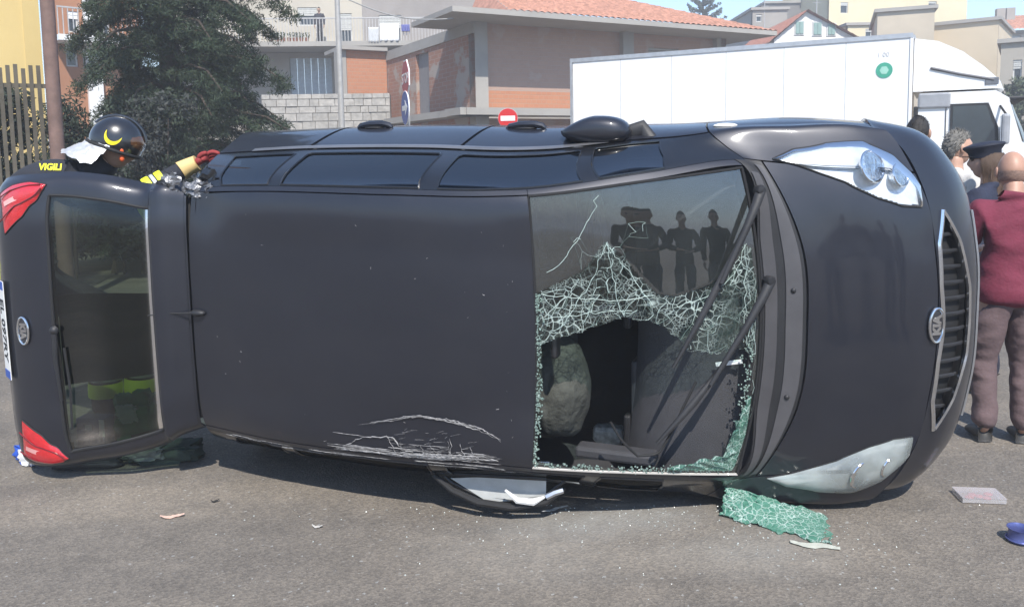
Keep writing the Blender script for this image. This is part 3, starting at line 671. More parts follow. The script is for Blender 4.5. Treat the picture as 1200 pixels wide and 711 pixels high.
# ------------------------------------------------------------------ cabin
def sheet(name, prof, y0, y1, m, parent, ny=12, bow=0.):
    V, F = [], []; n = len(prof)
    for i in range(ny+1):
        y = y0+(y1-y0)*i/ny; k = bow*(1-(2*i/ny-1)**2)
        for (x, z) in prof: V.append((x+k, y, z))
    for i in range(ny):
        for j in range(n-1): F.append((i*n+j, (i+1)*n+j, (i+1)*n+j+1, i*n+j+1))
    return shade(mesh_obj(name, V, F, m, parent, True))
DASH = mat('dashboard_vinyl', (.052, .052, .058), .6, var=.12, bump=.35, bscale=250)
sheet('dashboard', [(1.22, .93), (1.05, .99), (.80, 1.0), (.66, .97), (.60, .90), (.62, .75), (.72, .60)], -.74, .74, DASH, car, 20, .06)
MB().box((.62, -.60, .76), (.70, -.25, .90), bev=.02).build('glove_box', DASH, car)
for y in (-.62, 0, .62): MB().box((.585, y-.09, .84), (.62, y+.09, .90), bev=.01).build('air_vent', PLASTIC, car)
mbw = MB(); cwh = Vector((.45, .37, .88)); ax = Vector((.9, 0, -.43)).normalized()
Mw = Matrix.Translation(cwh) @ ax.to_track_quat('Z', 'Y').to_matrix().to_4x4()
sw = MB().tube([Mw @ Vector((.185*math.cos(a), .185*math.sin(a), 0)) for a in np.linspace(0, 2*math.pi, 33)], .016, 8, False).build('steering_wheel', PLASTIC, car, True)
MB().lathe([(.01, -.03), (.06, -.025), (.07, .0), (.05, .03)], 20, Mw).build('hub', PLASTIC, sw, True)
for a in (0, math.pi, -math.pi/2): MB().box((.05, -.018, -.008), (.18, .018, .008), Mw @ Matrix.Rotation(a, 4, 'Z')).build('spoke', PLASTIC, sw)
SEAT = mat('seat_fabric', (.10, .105, .10), .9, var=.35, scale=14, bump=.6, bscale=120)
def cushion(mb, lo, hi, M, b): mb.box(lo, hi, M, b)
def seat(x, y):
    s = empty('seat'); s.parent = car
    Ms = Matrix.Translation((x, y, .34))
    mb = MB(); mb.box((-.28, -.25, .08), (.28, .25, .28), Ms, .06); shade(mb.build('seat_cushion', SEAT, s))
    Mb_ = Ms @ Matrix.Translation((-.25, 0, .22)) @ Matrix.Rotation(R(-14), 4, 'Y')
    mb = MB(); mb.box((-.08, -.245, 0), (.08, .245, .62), Mb_, .06); shade(mb.build('backrest', SEAT, s))
    for q in (-1, 1):
        mb = MB(); mb.box((-.02, .19*q-.05, .08), (.13, .19*q+.05, .5), Mb_, .04); shade(mb.build('side_bolster', SEAT, s))
    mb = MB(); mb.box((-.06, -.13, .66), (.06, .13, .84), Mb_, .045); shade(mb.build('headrest', SEAT, s))
    for q in (-.06, .06): MB().tube([Mb_ @ Vector((0, q, .58)), Mb_ @ Vector((0, q, .7))], .007, 6).build('headrest_post', CHROME, s)
seat(-.05, .37); seat(-.05, -.37)
mb = MB(); Mr = Matrix.Translation((-1.0, 0, .40)); mb.box((-.25, -.62, .05), (.28, .62, .22), Mr, .06); shade(mb.build('rear_seat_cushion', SEAT, car))
mb = MB(); mb.box((-.08, -.62, 0), (.08, .62, .62), Mr @ Matrix.Translation((-.25, 0, .15)) @ Matrix.Rotation(R(-18), 4, 'Y'), .06); shade(mb.build('rear_seat_backrest', SEAT, car))
# burst passenger airbag, sagging
def bagfn(p):
    k = 1+.12*noise.noise(p*1.7)+.03*noise.noise(Vector((p.x*9, p.y*2, p.z*9))); return p*k
AB = MB().sphere((.30, -.36, 1.08), (.17, .25, .20), 48, 30, bagfn).build('airbag', mat('airbag_cloth', (.055, .058, .05), .9, var=.45, scale=12, bump=.9, bscale=35), car, True)
mb = MB(); mb.box((.42, -.655, 1.10), (.80, -.60, 1.20), None, .015); mb.build('trim_panel', CABIN, car)
mb = MB(); mb.box((.98, -.42, 1.025), (1.1, -.40, 1.03), Matrix.Rotation(R(12), 4, 'Z'), .002); mb.build('white_sliver', WHITE, car)
# interior mirror
mb = MB(); mb.box((.38, -.12, 1.36), (.41, .12, 1.43), None, .012); mb.build('rear_view_mirror', PLASTIC, car)

# ------------------------------------------------------------------ opened hatch
hat = empty('hatch'); hat.parent = car
HW = [(3.04, 2.15), (3.04, -2.35), (5.25, -2.5), (5.42, -1.8), (5.48, 0), (5.42, 1.7), (5.25, 2.32)]
LT_A = [(5.45, 2.78), (6.4, 2.98), (7.2, 2.88), (8.05, 2.6)]; LT_B = [(5.45, 2.78), (6.1, 2.12), (6.65, 1.8), (7.7, 1.5)]
LTP = LT_A+LT_B[:0:-1]
hp = panel(H, 'hatch_skin', PAINT, 0.02, 8.98, -3.98, 3.98, hat, 110, 130, cuts=(shrink(HW, .97), LTP, mir(LTP)))
panel(H, 'hatch_inner', CABIN, 0.1, 8.98, -3.95, 3.95, hat, 60, 50, cuts=(shrink(HW, 1.02),), off=-.045, flange=0)
rw = patch(H, 'rear_window', glass_mat('rear_glass', (.20, .27, .21), 1.3), [(3.04, 2.15), (3.04, -2.35)], [(5.27, 2.30), (5.47, 1.3), (5.48, 0), (5.47, -1.4), (5.27, -2.48)], hat, 50, 20, off=-.002)
seam(H, 'window_seal', RUBBER, HW, hat, .008, .001, 140, True)
seam(H, 'spoiler_edge', mat('spoiler_highlight', (.06, .06, .065), .2, .3, coat=1), [(2.05, 2.9), (2.05, -2.9)], hat, .007, .002, 60)
sp = panel(H, 'spoiler', PAINT, .1, 2.2, -2.8, 2.8, hat, 20, 60, off=.012)
for sgn in (1, -1):
    fx = (lambda c: c) if sgn > 0 else mir
    RED = mat('tail_lamp_red', (.55, .012, .018), .12, var=.15, scale=25, coat=1, spec=.8, bump=.3, bscale=120)
    tl = patch(H, 'tail_light', RED, fx(LT_A), fx(LT_B), hat, 24, 12, off=.004, bulge=.016)
    seam(H, 'lamp_rim', RUBBER, fx(LTP), tl, .004, .002, 60, True)
    for t_ in (.22, .78): seam(H, 'lamp_rib', mat('lamp_dark_red', (.18, .004, .006), .2, coat=1), fx([(a[0]*(1-t_)+b[0]*t_, a[1]*(1-t_)+b[1]*t_) for a, b in zip(resamp(LT_A, 10), resamp(LT_B, 10))][1:]), tl, .0035, .018, 30)
    A2 = [(a[0]*.55+b[0]*.45, a[1]*.55+b[1]*.45) for a, b in zip(resamp(LT_A, 8), resamp(LT_B, 8))]; B2 = [(a[0]*.38+b[0]*.62, a[1]*.38+b[1]*.62) for a, b in zip(resamp(LT_A, 8), resamp(LT_B, 8))]
    patch(H, 'reversing_lens', mat('pale_lens', (.75, .35, .33), .12, coat=1), fx(A2)[3:7] if sgn > 0 else fx(A2)[3:7], fx(B2)[3:7], tl, 12, 6, off=.019)
def hatM(u, v, off=.004):
    P = Vector(H.pt([u], [v], off)[0]); N = Vector(H.nrm([u], [v])[0]); xd = Vector((0, -1, 0)); return frameM(P, xd, N.cross(xd))
emblem(H, 6.95, -.03, .07, hat, -1)
PM = hatM(8.25, -.02, .012)
pl = MB(); pl.box((-.26, -.055, -.002), (.26, .055, .002), PM, 0); pl = pl.build('number_plate', mat('plate_white', (.78, .78, .76), .35, var=.04), hat)
BLUE = mat('plate_blue', (.02, .09, .42), .4)
for x in (-.237, .237): mb = MB(); mb.box((x-.022, -.054, .0021), (x+.022, .054, .0032), PM); mb.build('blue_band', BLUE, pl)
text_mesh('plate_letters', 'EL 097RY', .105, RUBBER, pl, PM @ Matrix.Translation((0, -.002, .003)), .0006, .002, .80)
text_mesh('country_letter', 'I', .04, WHITE, pl, PM @ Matrix.Translation((-.237, -.03, .0036)), .0004)
patch(H, 'dark_shelf_panel', mat('dark_panel_felt', (.012, .013, .013), .95, var=.3, scale=9), [(2.6, .40), (2.6, -.98)], [(5.75, .40), (5.75, -.98)], hat, 40, 20, off=-.09)  # dark panel added to dim the view; cut short so sun passes above
# rear wiper
Pw = [Vector(H.pt([u], [v], o)[0]) for u, v, o in ((5.35, -.06, .02), (5.30, -.5, .035), (5.2, -1.15, .03))]
w = empty('rear_wiper'); w.parent = hat
MB().tube(Pw, [.014, .011, .007], 8).build('arm', PLASTIC, w, True)
MB().sphere(tuple(Pw[0]), (.024, .024, .02), 14, 8).build('pivot_cap', PLASTIC, w, True)
MB().tube([Vector(H.pt([u], [v], .012)[0]) for u, v in ((4.95, -.35), (4.9, -1.0), (4.95, -1.75))], .006, 6).build('rubber_blade', RUBBER, w, True)
# roof aerial
P = Vector(T.pt([9.9], [0], .0)[0]); e = MB().sphere(tuple(P+Vector((0, 0, .012))), (.045, .018, .022), 16, 8).build('roof_aerial', PLASTIC, car, True)
MB().tube([P+Vector((-.01, 0, .02)), P+Vector((-.12, 0, .06)), P+Vector((-.24, -.01, .10))], [.006, .004, .003], 6).build('mast', PLASTIC, e, True)
# black strip added to block light showing through the roof and hatch joint
Vh, Fh = [], []; vv_ = np.linspace(-3.2, 3.2, 41); A0, A1, B0, B1 = T.pt(np.full(41, 9.93), vv_*2.0/3.2*.98, -.012), T.pt(np.full(41, 9.99), vv_*2.0/3.2*.98, -.05), H.pt(np.full(41, .03), vv_, -.05), H.pt(np.full(41, .12), vv_, -.012)
for i in range(41): Vh += [A0[i], A1[i], B0[i], B1[i]]
for i in range(40):
    for j in range(3): Fh.append((4*i+j, 4*i+j+1, 4*i+5+j, 4*i+4+j))
mesh_obj('joint_light_block', Vh, Fh, RUBBER, car, True)
# torn and crumpled trim at the upper rear corner
FOIL = mat('torn_metal', (.22, .22, .23), .35, .6, var=.5, scale=30, bump=1., bscale=50)
def torn(c, r, seed, m):
    V, F = [], []; n = 14
    for i in range(n+1):
        for j in range(n+1):
            a, b2 = i/n-.5, j/n-.5; q = Vector((a*5+seed, b2*5, seed)); d = Vector((noise.noise(q), noise.noise(q+Vector((9, 3, 1))), noise.noise(q+Vector((2, 7, 5)))))
            V.append(Vector(c)+Vector((a*2*r[0], b2*2*r[1], (abs(a)+abs(b2))*-r[2]))+d*r[2]*1.4)
    for i in range(n):
        for j in range(n):
            if (i-n/2)**2+(j-n/2)**2 < (n/2)**2*(.65+.5*noise.noise(Vector((i*.6, j*.6, seed)))): F.append((i*(n+1)+j, (i+1)*(n+1)+j, (i+1)*(n+1)+j+1, i*(n+1)+j+1))
    return mesh_obj('torn_trim', V, F, m, car)
torn(T.pt([9.93], [2.1], .012)[0], (.10, .06, .018), 1.3, FOIL); torn(H.pt([.7], [3.2], .012)[0], (.08, .07, .016), 7.7, FOIL); torn(T.pt([9.85], [2.7], .006)[0], (.09, .07, .015), 11.2, FRAMEB)
# gas struts
for sgn in (1, -1):
    MB().tube([(-1.55, .60*sgn, 1.2), tuple(H.pt([4.], [2.9*sgn], -.06)[0])], .011, 8).build('gas_strut', PLASTIC, car, True)

# ------------------------------------------------------------------ mirrors, scrapes, damage
def mirror(sgn):
    mr = empty('door_mirror'); mr.parent = car
    P = Vector((.49, .875*sgn, 1.04))
    def fn(p):
        q = Vector((math.copysign(abs(p.x)**.75, p.x), math.copysign(abs(p.y)**.7, p.y), math.copysign(abs(p.z)**.75, p.z)))
        q.x *= 1-.45*max(0, q.y*sgn)*(1 if q.x < 0 else .35); q.y *= 1-.35*max(0, -q.x); return q
    MB().sphere(tuple(P), (.165, .068, .10), 32, 18, fn).build('mirror_shell', PAINT, mr, True)
    MB().box((P.x-.12, P.y-.082, P.z-.075), (P.x+.10, P.y-.068, P.z+.075), None, .006).build('mirror_glass', mat('mirror_silver', (.75, .77, .8), .03, 1.), mr)
    MB().tube([(.74, .80*sgn, 1.0), (.70, .88*sgn, .99), P+Vector((.02, -.06*sgn, -.05))], [.05, .04, .045], 10, r2=.022).build('mirror_foot', PLASTIC, mr, True)
mirror(1)
SCRAPE = mat('scraped_primer', (.24, .235, .235), .7, var=.5, scale=60)
def scrape(pts, r, n=24, jit=.01, off=.0022):
    q = resamp(pts, n)+rng.normal(0, jit, (n, 2)); P = T.pt(q[:, 0], q[:, 1], off)
    mb = MB(); mb.tube([tuple(p) for p in P], [r*random.uniform(.25, 1.3)*min(1, 6*(i+.3)/n, 6*(n-i)/n) for i in range(n)], 4, False, r2=None)
    return mb
ms = MB()
arc = [(8.30, -1.42), (8.05, -1.27), (7.80, -1.2), (7.5, -1.26), (7.2, -1.38), (6.98, -1.55)]
for k in range(5): ms.add(*(lambda m_: (m_.v, m_.f))(scrape([(u+random.uniform(-.03, .03), v+random.uniform(-.02, .02)) for u, v in arc[k//2:len(arc)-(k % 2)]], .0018, 40, .006)))
for k in range(70):
    u0 = random.uniform(6.9, 8.3); L = random.uniform(.05, .5); v = -1.97+abs(random.gauss(0, .10))
    ms.add(*(lambda m_: (m_.v, m_.f))(scrape([(u0, v), (min(8.6, u0+L), v+random.uniform(-.02, .01))], random.uniform(.0005, .0022), 10, .002)))
for k in range(40):
    u0, v0 = random.uniform(7.05, 8.2), random.uniform(-1.8, -1.35)
    if v0 > -1.9+.62*math.sin(math.pi*(u0-6.95)/1.4): continue
    ms.add(*(lambda m_: (m_.v, m_.f))(scrape([(u0, v0), (u0+random.uniform(.02, .12), v0-random.uniform(.0, .05))], random.uniform(.0004, .0010), 6, .002)))
for k in range(12):
    u0 = random.uniform(6.95, 8.2); L = random.uniform(.3, 1.1); v = random.uniform(-1.97, -1.82)
    ms.add(*(lambda m_: (m_.v, m_.f))(scrape([(u0, v), (min(8.55, u0+L), v-.01)], random.uniform(.002, .006), 40, .008)))
for k in range(9):
    u0 = random.uniform(7.0, 8.25)
    ms.add(*(lambda m_: (m_.v, m_.f))(scrape([(u0, -1.9), (u0+random.uniform(-.05, .12), random.uniform(-1.78, -1.5))], random.uniform(.0008, .002), 10, .006)))
ms.add(*(lambda m_: (m_.v, m_.f))(scrape([(8.50, -1.93), (8.28, -1.62), (8.05, -1.58), (7.98, -1.85)], .003, 30, .006)))
for k in range(26):
    u0, v0 = random.uniform(6.6, 9.8), random.uniform(-1.8, 1.6)
    ms.add(*(lambda m_: (m_.v, m_.f))(scrape([(u0, v0), (u0+random.uniform(-.03, .03), v0+random.uniform(-.03, .03))], random.uniform(.0006, .0018), 4, .004)))
for k in range(26):
    u0, v0 = random.uniform(6.4, 9.9), random.uniform(-2.5, -2.1)
    ms.add(*(lambda m_: (m_.v, m_.f))(scrape([(u0, v0), (u0+random.uniform(.1, .5), v0)], random.uniform(.0008, .0025), 20, .006)))
tag(ms.build('scrape_marks', SCRAPE, car), 'pale scrape marks along the lower roof edge', kind='stuff')

# ------------------------------------------------------------------ people
def skin_data(chains, root=0, sub=2):
    """chains: list of lists of (key, (x,y,z), r); same key = same joint. grows one smooth surface"""
    keys, co, rad, ed = {}, [], [], []
    for ch in chains:
        prev = None
        for k, p, r in ch:
            if k not in keys: keys[k] = len(co); co.append(tuple(p)); rad.append(r if hasattr(r, '__len__') else (r, r))
            i = keys[k]
            if prev is not None and prev != i: ed.append((prev, i))
            prev = i
    me = bpy.data.meshes.new('sk'); me.from_pydata(co, ed, []); o = bpy.data.objects.new('sk', me); COL.objects.link(o)
    md = o.modifiers.new('s', 'SKIN'); md.use_smooth_shade = True; md.branch_smoothing = .6
    sv = me.skin_vertices[0].data
    for i, r in enumerate(rad): sv[i].radius = r; sv[i].use_root = (i == root)
    ss = o.modifiers.new('ss', 'SUBSURF'); ss.levels = sub; ss.render_levels = sub
    out = bpy.data.meshes.new_from_object(o.evaluated_get(bpy.context.evaluated_depsgraph_get()))
    V = [v.co.copy() for v in out.vertices]; F = [tuple(p.vertices) for p in out.polygons]
    bpy.data.objects.remove(o); bpy.data.meshes.remove(me); bpy.data.meshes.remove(out)
    return V, F
def head_mesh(s=1.):
    """head about 0.23 m tall, centre at origin, facing +y"""
    n, m = 40, 30; V, F = [], []
    for i in range(m+1):
        a = math.pi*i/m; z = math.cos(a); rr = math.sin(a)
        for k in range(n):
            t = 2*math.pi*k/n; x, y = rr*math.cos(t), rr*math.sin(t)
            X, Y, Z = x*.076, y*.096, z*.118
            if z < 0:
                X *= 1-.30*(-z)**1.2; Y = Y*(1-.10*(-z)) if y > 0 else Y*(1-.28*(-z)); 
                if y > 0: Y += .012*(-z)
            else: Y -= .006*z
            fr = max(0, y)
            if fr > 0:
                ax = X/.076
                Y += .018*math.exp(-(ax/.17)**2)*math.exp(-((Z+.022)/.022)**2)*fr       # nose
                Y += .010*math.exp(-(ax/.13)**2)*math.exp(-((Z-.004)/.028)**2)*fr
                for e in (-1, 1): Y -= .010*math.exp(-((ax-e*.42)/.2)**2)*math.exp(-((Z-.012)/.014)**2)*fr
                Y += .006*math.exp(-((Z-.034)/.012)**2)*fr*(abs(ax) < .8)
                Y += .006*math.exp(-(ax/.32)**2)*math.exp(-((Z+.058)/.008)**2)*fr-.004*math.exp(-(ax/.4)**2)*math.exp(-((Z+.066)/.004)**2)*fr
                Y += .008*math.exp(-(ax/.4)**2)*math.exp(-((Z+.098)/.014)**2)*fr
            V.append(Vector((X, Y, Z))*s)
    for i in range(m):
        for k in range(n): F.append((i*n+k, (i+1)*n+k, (i+1)*n+(k+1) % n, i*n+(k+1) % n))
    mb = MB().add(V, F)
    for e in (-1, 1):      # ears
        mb.sphere((e*.077*s, -.006*s, -.004*s), (.012*s, .020*s, .033*s), 12, 8, lambda p: Vector((p.x, p.y*(1+.2*p.z), p.z)))
    return mb
def hand_chains(tag_, wrist, d, side, up):
    """palm + five bent fingers; d = direction the hand points, side = towards the thumb"""
    d, side, up = Vector(d).normalized(), Vector(side).normalized(), Vector(up).normalized(); w = Vector(wrist); ch = []
    pal = w+d*.085
    ch.append([(tag_+'w', w, (.024, .02)), (tag_+'p0', w+d*.04, (.036, .016)), (tag_+'p', pal, (.040, .014))])
    for i, (o, L) in enumerate(((.030, .072), (.010, .082), (-.010, .076), (-.029, .060))):
        b = pal+side*o+d*.008
        ch.append([(tag_+'p', pal, (.040, .014)), (f'{tag_}f{i}a', b, .010), (f'{tag_}f{i}b', b+d*L*.45-up*.006, .009), (f'{tag_}f{i}c', b+d*L*.78-up*.022, .008), (f'{tag_}f{i}d', b+d*L-up*.04, .007)])
    b = w+d*.035+side*.03
    ch.append([(tag_+'p0', w+d*.04, (.036, .016)), (tag_+'ta', b, .012), (tag_+'tb', b+d*.03+side*.018-up*.008, .010), (tag_+'tc', b+d*.058+side*.024-up*.02, .008)])
    return ch
HAIRS = {}
def person(loc, yaw, H, label, skin_c, top_c, bot_c, hair_c=None, hair='short', shoe_c=(.03, .028, .026), pose=None, girth=1., head_turn=0., head_tilt=0., name='person', group=None, long_sleeve=False, cap=None):
    k = H/1.75
    J = dict(pel=(0, 0, .95), sp=(0, .01, 1.13), ch=(0, 0, 1.33), nb=(0, -.015, 1.47), nk=(0, 0, 1.54), hd=(0, .025, 1.635),
             sR=(.185, -.01, 1.42), eR=(.235, -.03, 1.13), wR=(.235, .05, .88), sL=(-.185, -.01, 1.42), eL=(-.235, -.03, 1.13), wL=(-.235, .05, .88),
             hR=(.09, 0, .90), kR=(.10, .03, .50), aR=(.105, -.01, .085), hL=(-.09, 0, .90), kL=(-.10, .03, .50), aL=(-.105, -.01, .085), fR=(.12, .16, .03), fL=(-.12, .16, .03))
    J.update(pose or {}); J = {a: Vector(b)*k for a, b in J.items()}
    g = girth*k
    root = empty(name, loc, yaw, label, 'person', group)
    SK = mat('skin_%.2f_%.2f' % (skin_c[0], skin_c[1]), skin_c, .5, var=.08, scale=20)
    TM = mat('cloth_%.3f_%.3f_%.3f' % top_c, top_c, .88, var=.18, scale=9, bump=.35, bscale=60); BM = mat('cloth_%.3f_%.3f_%.3f' % bot_c, bot_c, .9, var=.15, scale=8, bump=.35, bscale=50)
    c = [[('pel', J['pel'], (.115*g, .085*g)), ('sp', J['sp'], (.11*g, .08*g)), ('ch', J['ch'], (.115*g, .085*g)), ('nb', J['nb'], (.058*k, .055*k)), ('nk', J['nk'], .056*k), ('hd', J['hd'].lerp(J['nk'], .45), .055*k)]]
    for s in 'RL':
        c.append([('ch', J['ch'], 0), ('s'+s, J['s'+s], .046*g), ('u'+s, J['s'+s].lerp(J['e'+s], .5), .043*g), ('e'+s, J['e'+s], .042*k), ('m'+s, J['e'+s].lerp(J['w'+s], .4), .039*k), ('w'+s, J['w'+s], .027*k)])
        c.append([('pel', J['pel'], 0), ('h'+s, J['h'+s], .075*g), ('t'+s, J['h'+s].lerp(J['k'+s], .5), .066*g), ('k'+s, J['k'+s], .050*k), ('c'+s, J['k'+s].lerp(J['a'+s], .35), .050*k), ('a'+s, J['a'+s], .030*k), ('f'+s, J['f'+s], .018*k)])
    V, F = skin_data(c)
    body = MB().add(V, F)
    Mh = Matrix.Translation(J['hd']) @ Matrix.Rotation(head_turn, 4, 'Z') @ Matrix.Rotation(head_tilt, 4, 'X')
    hm = head_mesh(k); body.add([Mh @ v for v in map(Vector, hm.v)], hm.f)
    for s in 'RL':
        d = (J['w'+s]-J['e'+s]).normalized(); side = Vector((0, 1, 0))-d*d.y; sg = 1 if s == 'R' else -1
        hv, hf = skin_data(hand_chains(s, J['w'+s], d, side if side.length > .2 else Vector((0, 0, 1)), Vector((sg, 0, 0))), sub=1); body.add(hv, hf)
    bo = body.build('body', SK, root, False); bo.data.polygons.foreach_set('use_smooth', [True]*len(bo.data.polygons))
    ey = mat('eye_dark', (.03, .02, .015), .2)
    for e in (-1, 1):
        MB().sphere(tuple(Mh @ (Vector((e*.031, .084, .013))*k)), .0105*k, 10, 6).build('eye', ey, bo, True)
    # shirt
    c = [[('hem', J['pel']+Vector((0, 0, -.13*k)), (.165*g, .13*g)), ('pel', J['pel']+Vector((0, 0, -.03*k)), (.168*g, .13*g)), ('pel2', J['pel'].lerp(J['sp'], .5), (.152*g, .118*g)), ('sp', J['sp'], (.15*g, .118*g)), ('ch', J['ch'], (.172*g, .128*g)), ('nb', J['nb'], (.094*k, .08*k)), ('col', J['nb'].lerp(J['nk'], .45), (.072*k, .068*k))]]
    for s in 'RL':
        q = [('ch', J['ch'], 0), ('s'+s, J['s'+s], .084*g), ('u'+s, J['s'+s].lerp(J['e'+s], .55), .068*g), ('e'+s, J['s'+s].lerp(J['e'+s], .95), .064*k)]
        if long_sleeve: q += [('m'+s, J['e'+s].lerp(J['w'+s], .45), .052*k), ('w'+s, J['e'+s].lerp(J['w'+s], .97), .042*k)]
        c.append(q)
    V, F = skin_data(c, sub=3); V = [v+Vector((v.x, v.y-J['ch'].y, 0)).normalized()*(.016*noise.noise(Vector((v.x*5+v.z*3, v.y*5, v.z*13)))+.008*noise.noise(Vector((v.x*14, v.y*14, v.z*24)))) for v in V]
    so = mesh_obj('shirt', V, F, TM, root, True)
    c = [[('wst', J['pel'].lerp(J['sp'], .3), (.150*g, .112*g)), ('pel', J['pel'], (.155*g, .118*g))]]
    for s in 'RL':
        c.append([('pel', J['pel'], 0), ('h'+s, J['h'+s], .102*g), ('t'+s, J['h'+s].lerp(J['k'+s], .5), .092*g), ('k'+s, J['k'+s], .074*k), ('c'+s, J['k'+s].lerp(J['a'+s], .4), .074*k), ('a'+s, J['k'+s].lerp(J['a'+s], 1.02), .070*k)])
    V, F = skin_data(c, sub=3); V = [v+Vector((1, .6, 0))*(.013*noise.noise(Vector((v.x*7, v.y*7, v.z*11)))+.009*noise.noise(Vector((v.x*12, v.y*12, v.z*26)))) for v in V]
    mesh_obj('trousers', V, F, BM, root, True)
    SM = mat('shoe_%.2f' % shoe_c[0], shoe_c, .55)
    for s in 'RL':
        a, f = J['a'+s], J['f'+s]; d = (f-a); d.z = 0; d.normalize()
        V, F = skin_data([[('h', a-d*.05*k-Vector((0, 0, .03*k)), (.042*k, .045*k)), ('m', a+d*.06*k-Vector((0, 0, .035*k)), (.046*k, .042*k)), ('t', a+d*.155*k-Vector((0, 0, .048*k)), (.045*k, .028*k)), ('e', a+d*.19*k-Vector((0, 0, .055*k)), (.03*k, .02*k))], [('h', a-d*.05*k-Vector((0, 0, .03*k)), .04), ('n', a+Vector((0, 0, .02*k)), .046*k)]])
        V = [Vector((v.x, v.y, max(v.z, .004))) for v in V]
        mesh_obj('shoe', V, F, SM, root, True)
    if hair_c:
        HM = mat('hair_%.3f_%.3f' % (hair_c[0], hair_c[1]), hair_c, .55, var=.28, scale=90, bump=.5, bscale=300)
        mb = MB(); n, m = 48, 30; VV, FF = [], []
        amp = dict(short=.004, curly=.012, long=.005, bald=.001)[hair]
        def lim(t):       # how far down (polar angle) the hair reaches at azimuth t (front = +y)
            fy = math.sin(t)
            if hair == 'bald': return None
            return R(62+58*max(0, -fy+.25) if fy < .25 else 62-8*fy)
        for i in range(m+1):
            for q in range(n):
                t = 2*math.pi*q/n; 
                if hair == 'bald': a = R(92)+R(30)*i/m
                else: a = lim(t)*i/m
                p = Vector((math.sin(a)*math.cos(t), math.sin(a)*math.sin(t), math.cos(a)))
                th = 1.05 if hair != 'bald' else 1.015
                if hair == 'curly': th = 1.10
                edge = 1-.05*(i/m)**4
                X = Vector((p.x*.077, p.y*.097, p.z*.119))*th*edge; X.y -= .006*max(0, p.z)
                if p.z < 0 and p.y < 0: X.y *= 1-.2*(-p.z)
                if hair == 'bald' and p.y > .45: X *= .93
                X += p*amp*(noise.noise(p*14)+.6*noise.noise(p*31)); VV.append(Mh @ (X*k))
        for i in range(m):
            for q in range(n): FF.append((i*n+q, (i+1)*n+q, (i+1)*n+(q+1) % n, i*n+(q+1) % n))
        mb.add(VV, FF)
        if hair == 'long':
            nn, mm = 28, 16; VV, FF = [], []
            for i in range(mm+1):
                z = .06-.36*i/mm
                for q in range(nn+1):
                    t = R(-205)+R(230)*q/nn; w = .93+.20*math.sin(min(1, i/mm*2.2)*3.14)-.14*max(0, i/mm-.4)+.30*max(0, i/mm-.65)+.05*noise.noise(Vector((q*.9, i*.2, 0)))+.03*noise.noise(Vector((q*2.3, i*.2, 5)))
                    VV.append(Mh @ (Vector((.088*math.cos(t)*w, .100*math.sin(t)*w-.012-.02*i/mm, z))*k))
            for i in range(mm):
                for q in range(nn): FF.append((i*(nn+1)+q, (i+1)*(nn+1)+q, (i+1)*(nn+1)+q+1, i*(nn+1)+q+1))
            mb.add(VV, FF)
        ho = mb.build('hair', HM, root, True)
        if hair != 'bald':      # loose strands that break up the outline
            st_ = MB()
            for q in range(420 if hair != 'long' else 700):
                v_ = Vector(random.choice(mb.v)); d_ = (v_-J['hd']).normalized()
                if hair == 'curly': e_ = (d_+Vector((random.gauss(0, .8), random.gauss(0, .8), random.gauss(0, .8)))).normalized()*.022
                elif hair == 'long': e_ = (Vector((random.gauss(0, .12), random.gauss(0, .12), -1))+d_*.10)*random.uniform(.03, .09)
                else: e_ = (d_*.6+Vector((random.gauss(0, .4), random.gauss(0, .4), -.3))).normalized()*.014
                w_ = e_.cross(d_); w_ = (w_.normalized() if w_.length > 1e-6 else Vector((1, 0, 0)))*.0022
                st_.add([v_-w_, v_+w_, v_+e_+d_*.004], [(0, 1, 2)])
            tag(st_.build('strands', HM, ho), kind='stuff')
    if cap:
        CM = mat('cap_navy', (.012, .015, .03), .7)
        prof = [(.088, .03), (.092, .07), (.118, .105), (.116, .118), (.06, .135), (.002, .138)]
        co = MB().lathe([(r*k, z*k) for r, z in prof], 32, Mh @ Matrix.Rotation(R(-9), 4, 'X') @ Matrix.Diagonal((1, 1.12, 1, 1))).build('cap', CM, root, True)
        MB().box((-.07*k, .07*k, .030*k), (.07*k, .15*k, .036*k), Mh, .004*k).build('peak', mat('cap_peak', (.01, .01, .012), .2), co)
    return root
def place(px, py): p = gp(px, py); return (p.x, p.y, 0)
# bystanders at the right
bald = person((2.79, 4.50, 0), R(-8), 1.665, 'bald man in maroon shirt and mauve trousers seen from behind', (.42, .24, .17), (.155, .022, .045), (.125, .085, .088), (.27, .17, .13), 'bald', pose=dict(sR=(.195, .0, 1.41), eR=(.26, .06, 1.15), wR=(.15, .25, 1.12), eL=(-.225, .10, 1.16), wL=(-.06, .27, 1.15), hd=(.01, .055, 1.625), nk=(.01, .02, 1.54), kL=(-.11, .05, .5), aL=(-.105, .0, .085)), girth=1.2, head_turn=R(-14), head_tilt=R(-8))
p = at(1160, 190, 5.5); person((p.x, p.y, 0), R(35), 1.70, 'long-haired person in dark peaked cap behind the bald man', (.45, .27, .2), (.02, .025, .05), (.02, .022, .04), (.085, .048, .028), 'long', head_turn=R(25), cap=True, long_sleeve=True)
p = at(1119, 190, 6.0); person((p.x, p.y, 0), R(-70), 1.80, 'man with short curly grey hair and pale collar behind the bumper', (.47, .28, .2), (.55, .53, .5), (.06, .06, .08), (.16, .15, .135), 'curly', head_turn=R(-20), long_sleeve=True)
p = at(1074, 190, 6.5); person((p.x, p.y, 0), R(-40), 1.93, 'dark-haired person mostly hidden behind the front of the overturned car', (.4, .24, .17), (.05, .06, .09), (.04, .045, .07), (.02, .016, .014), 'short', long_sleeve=True)
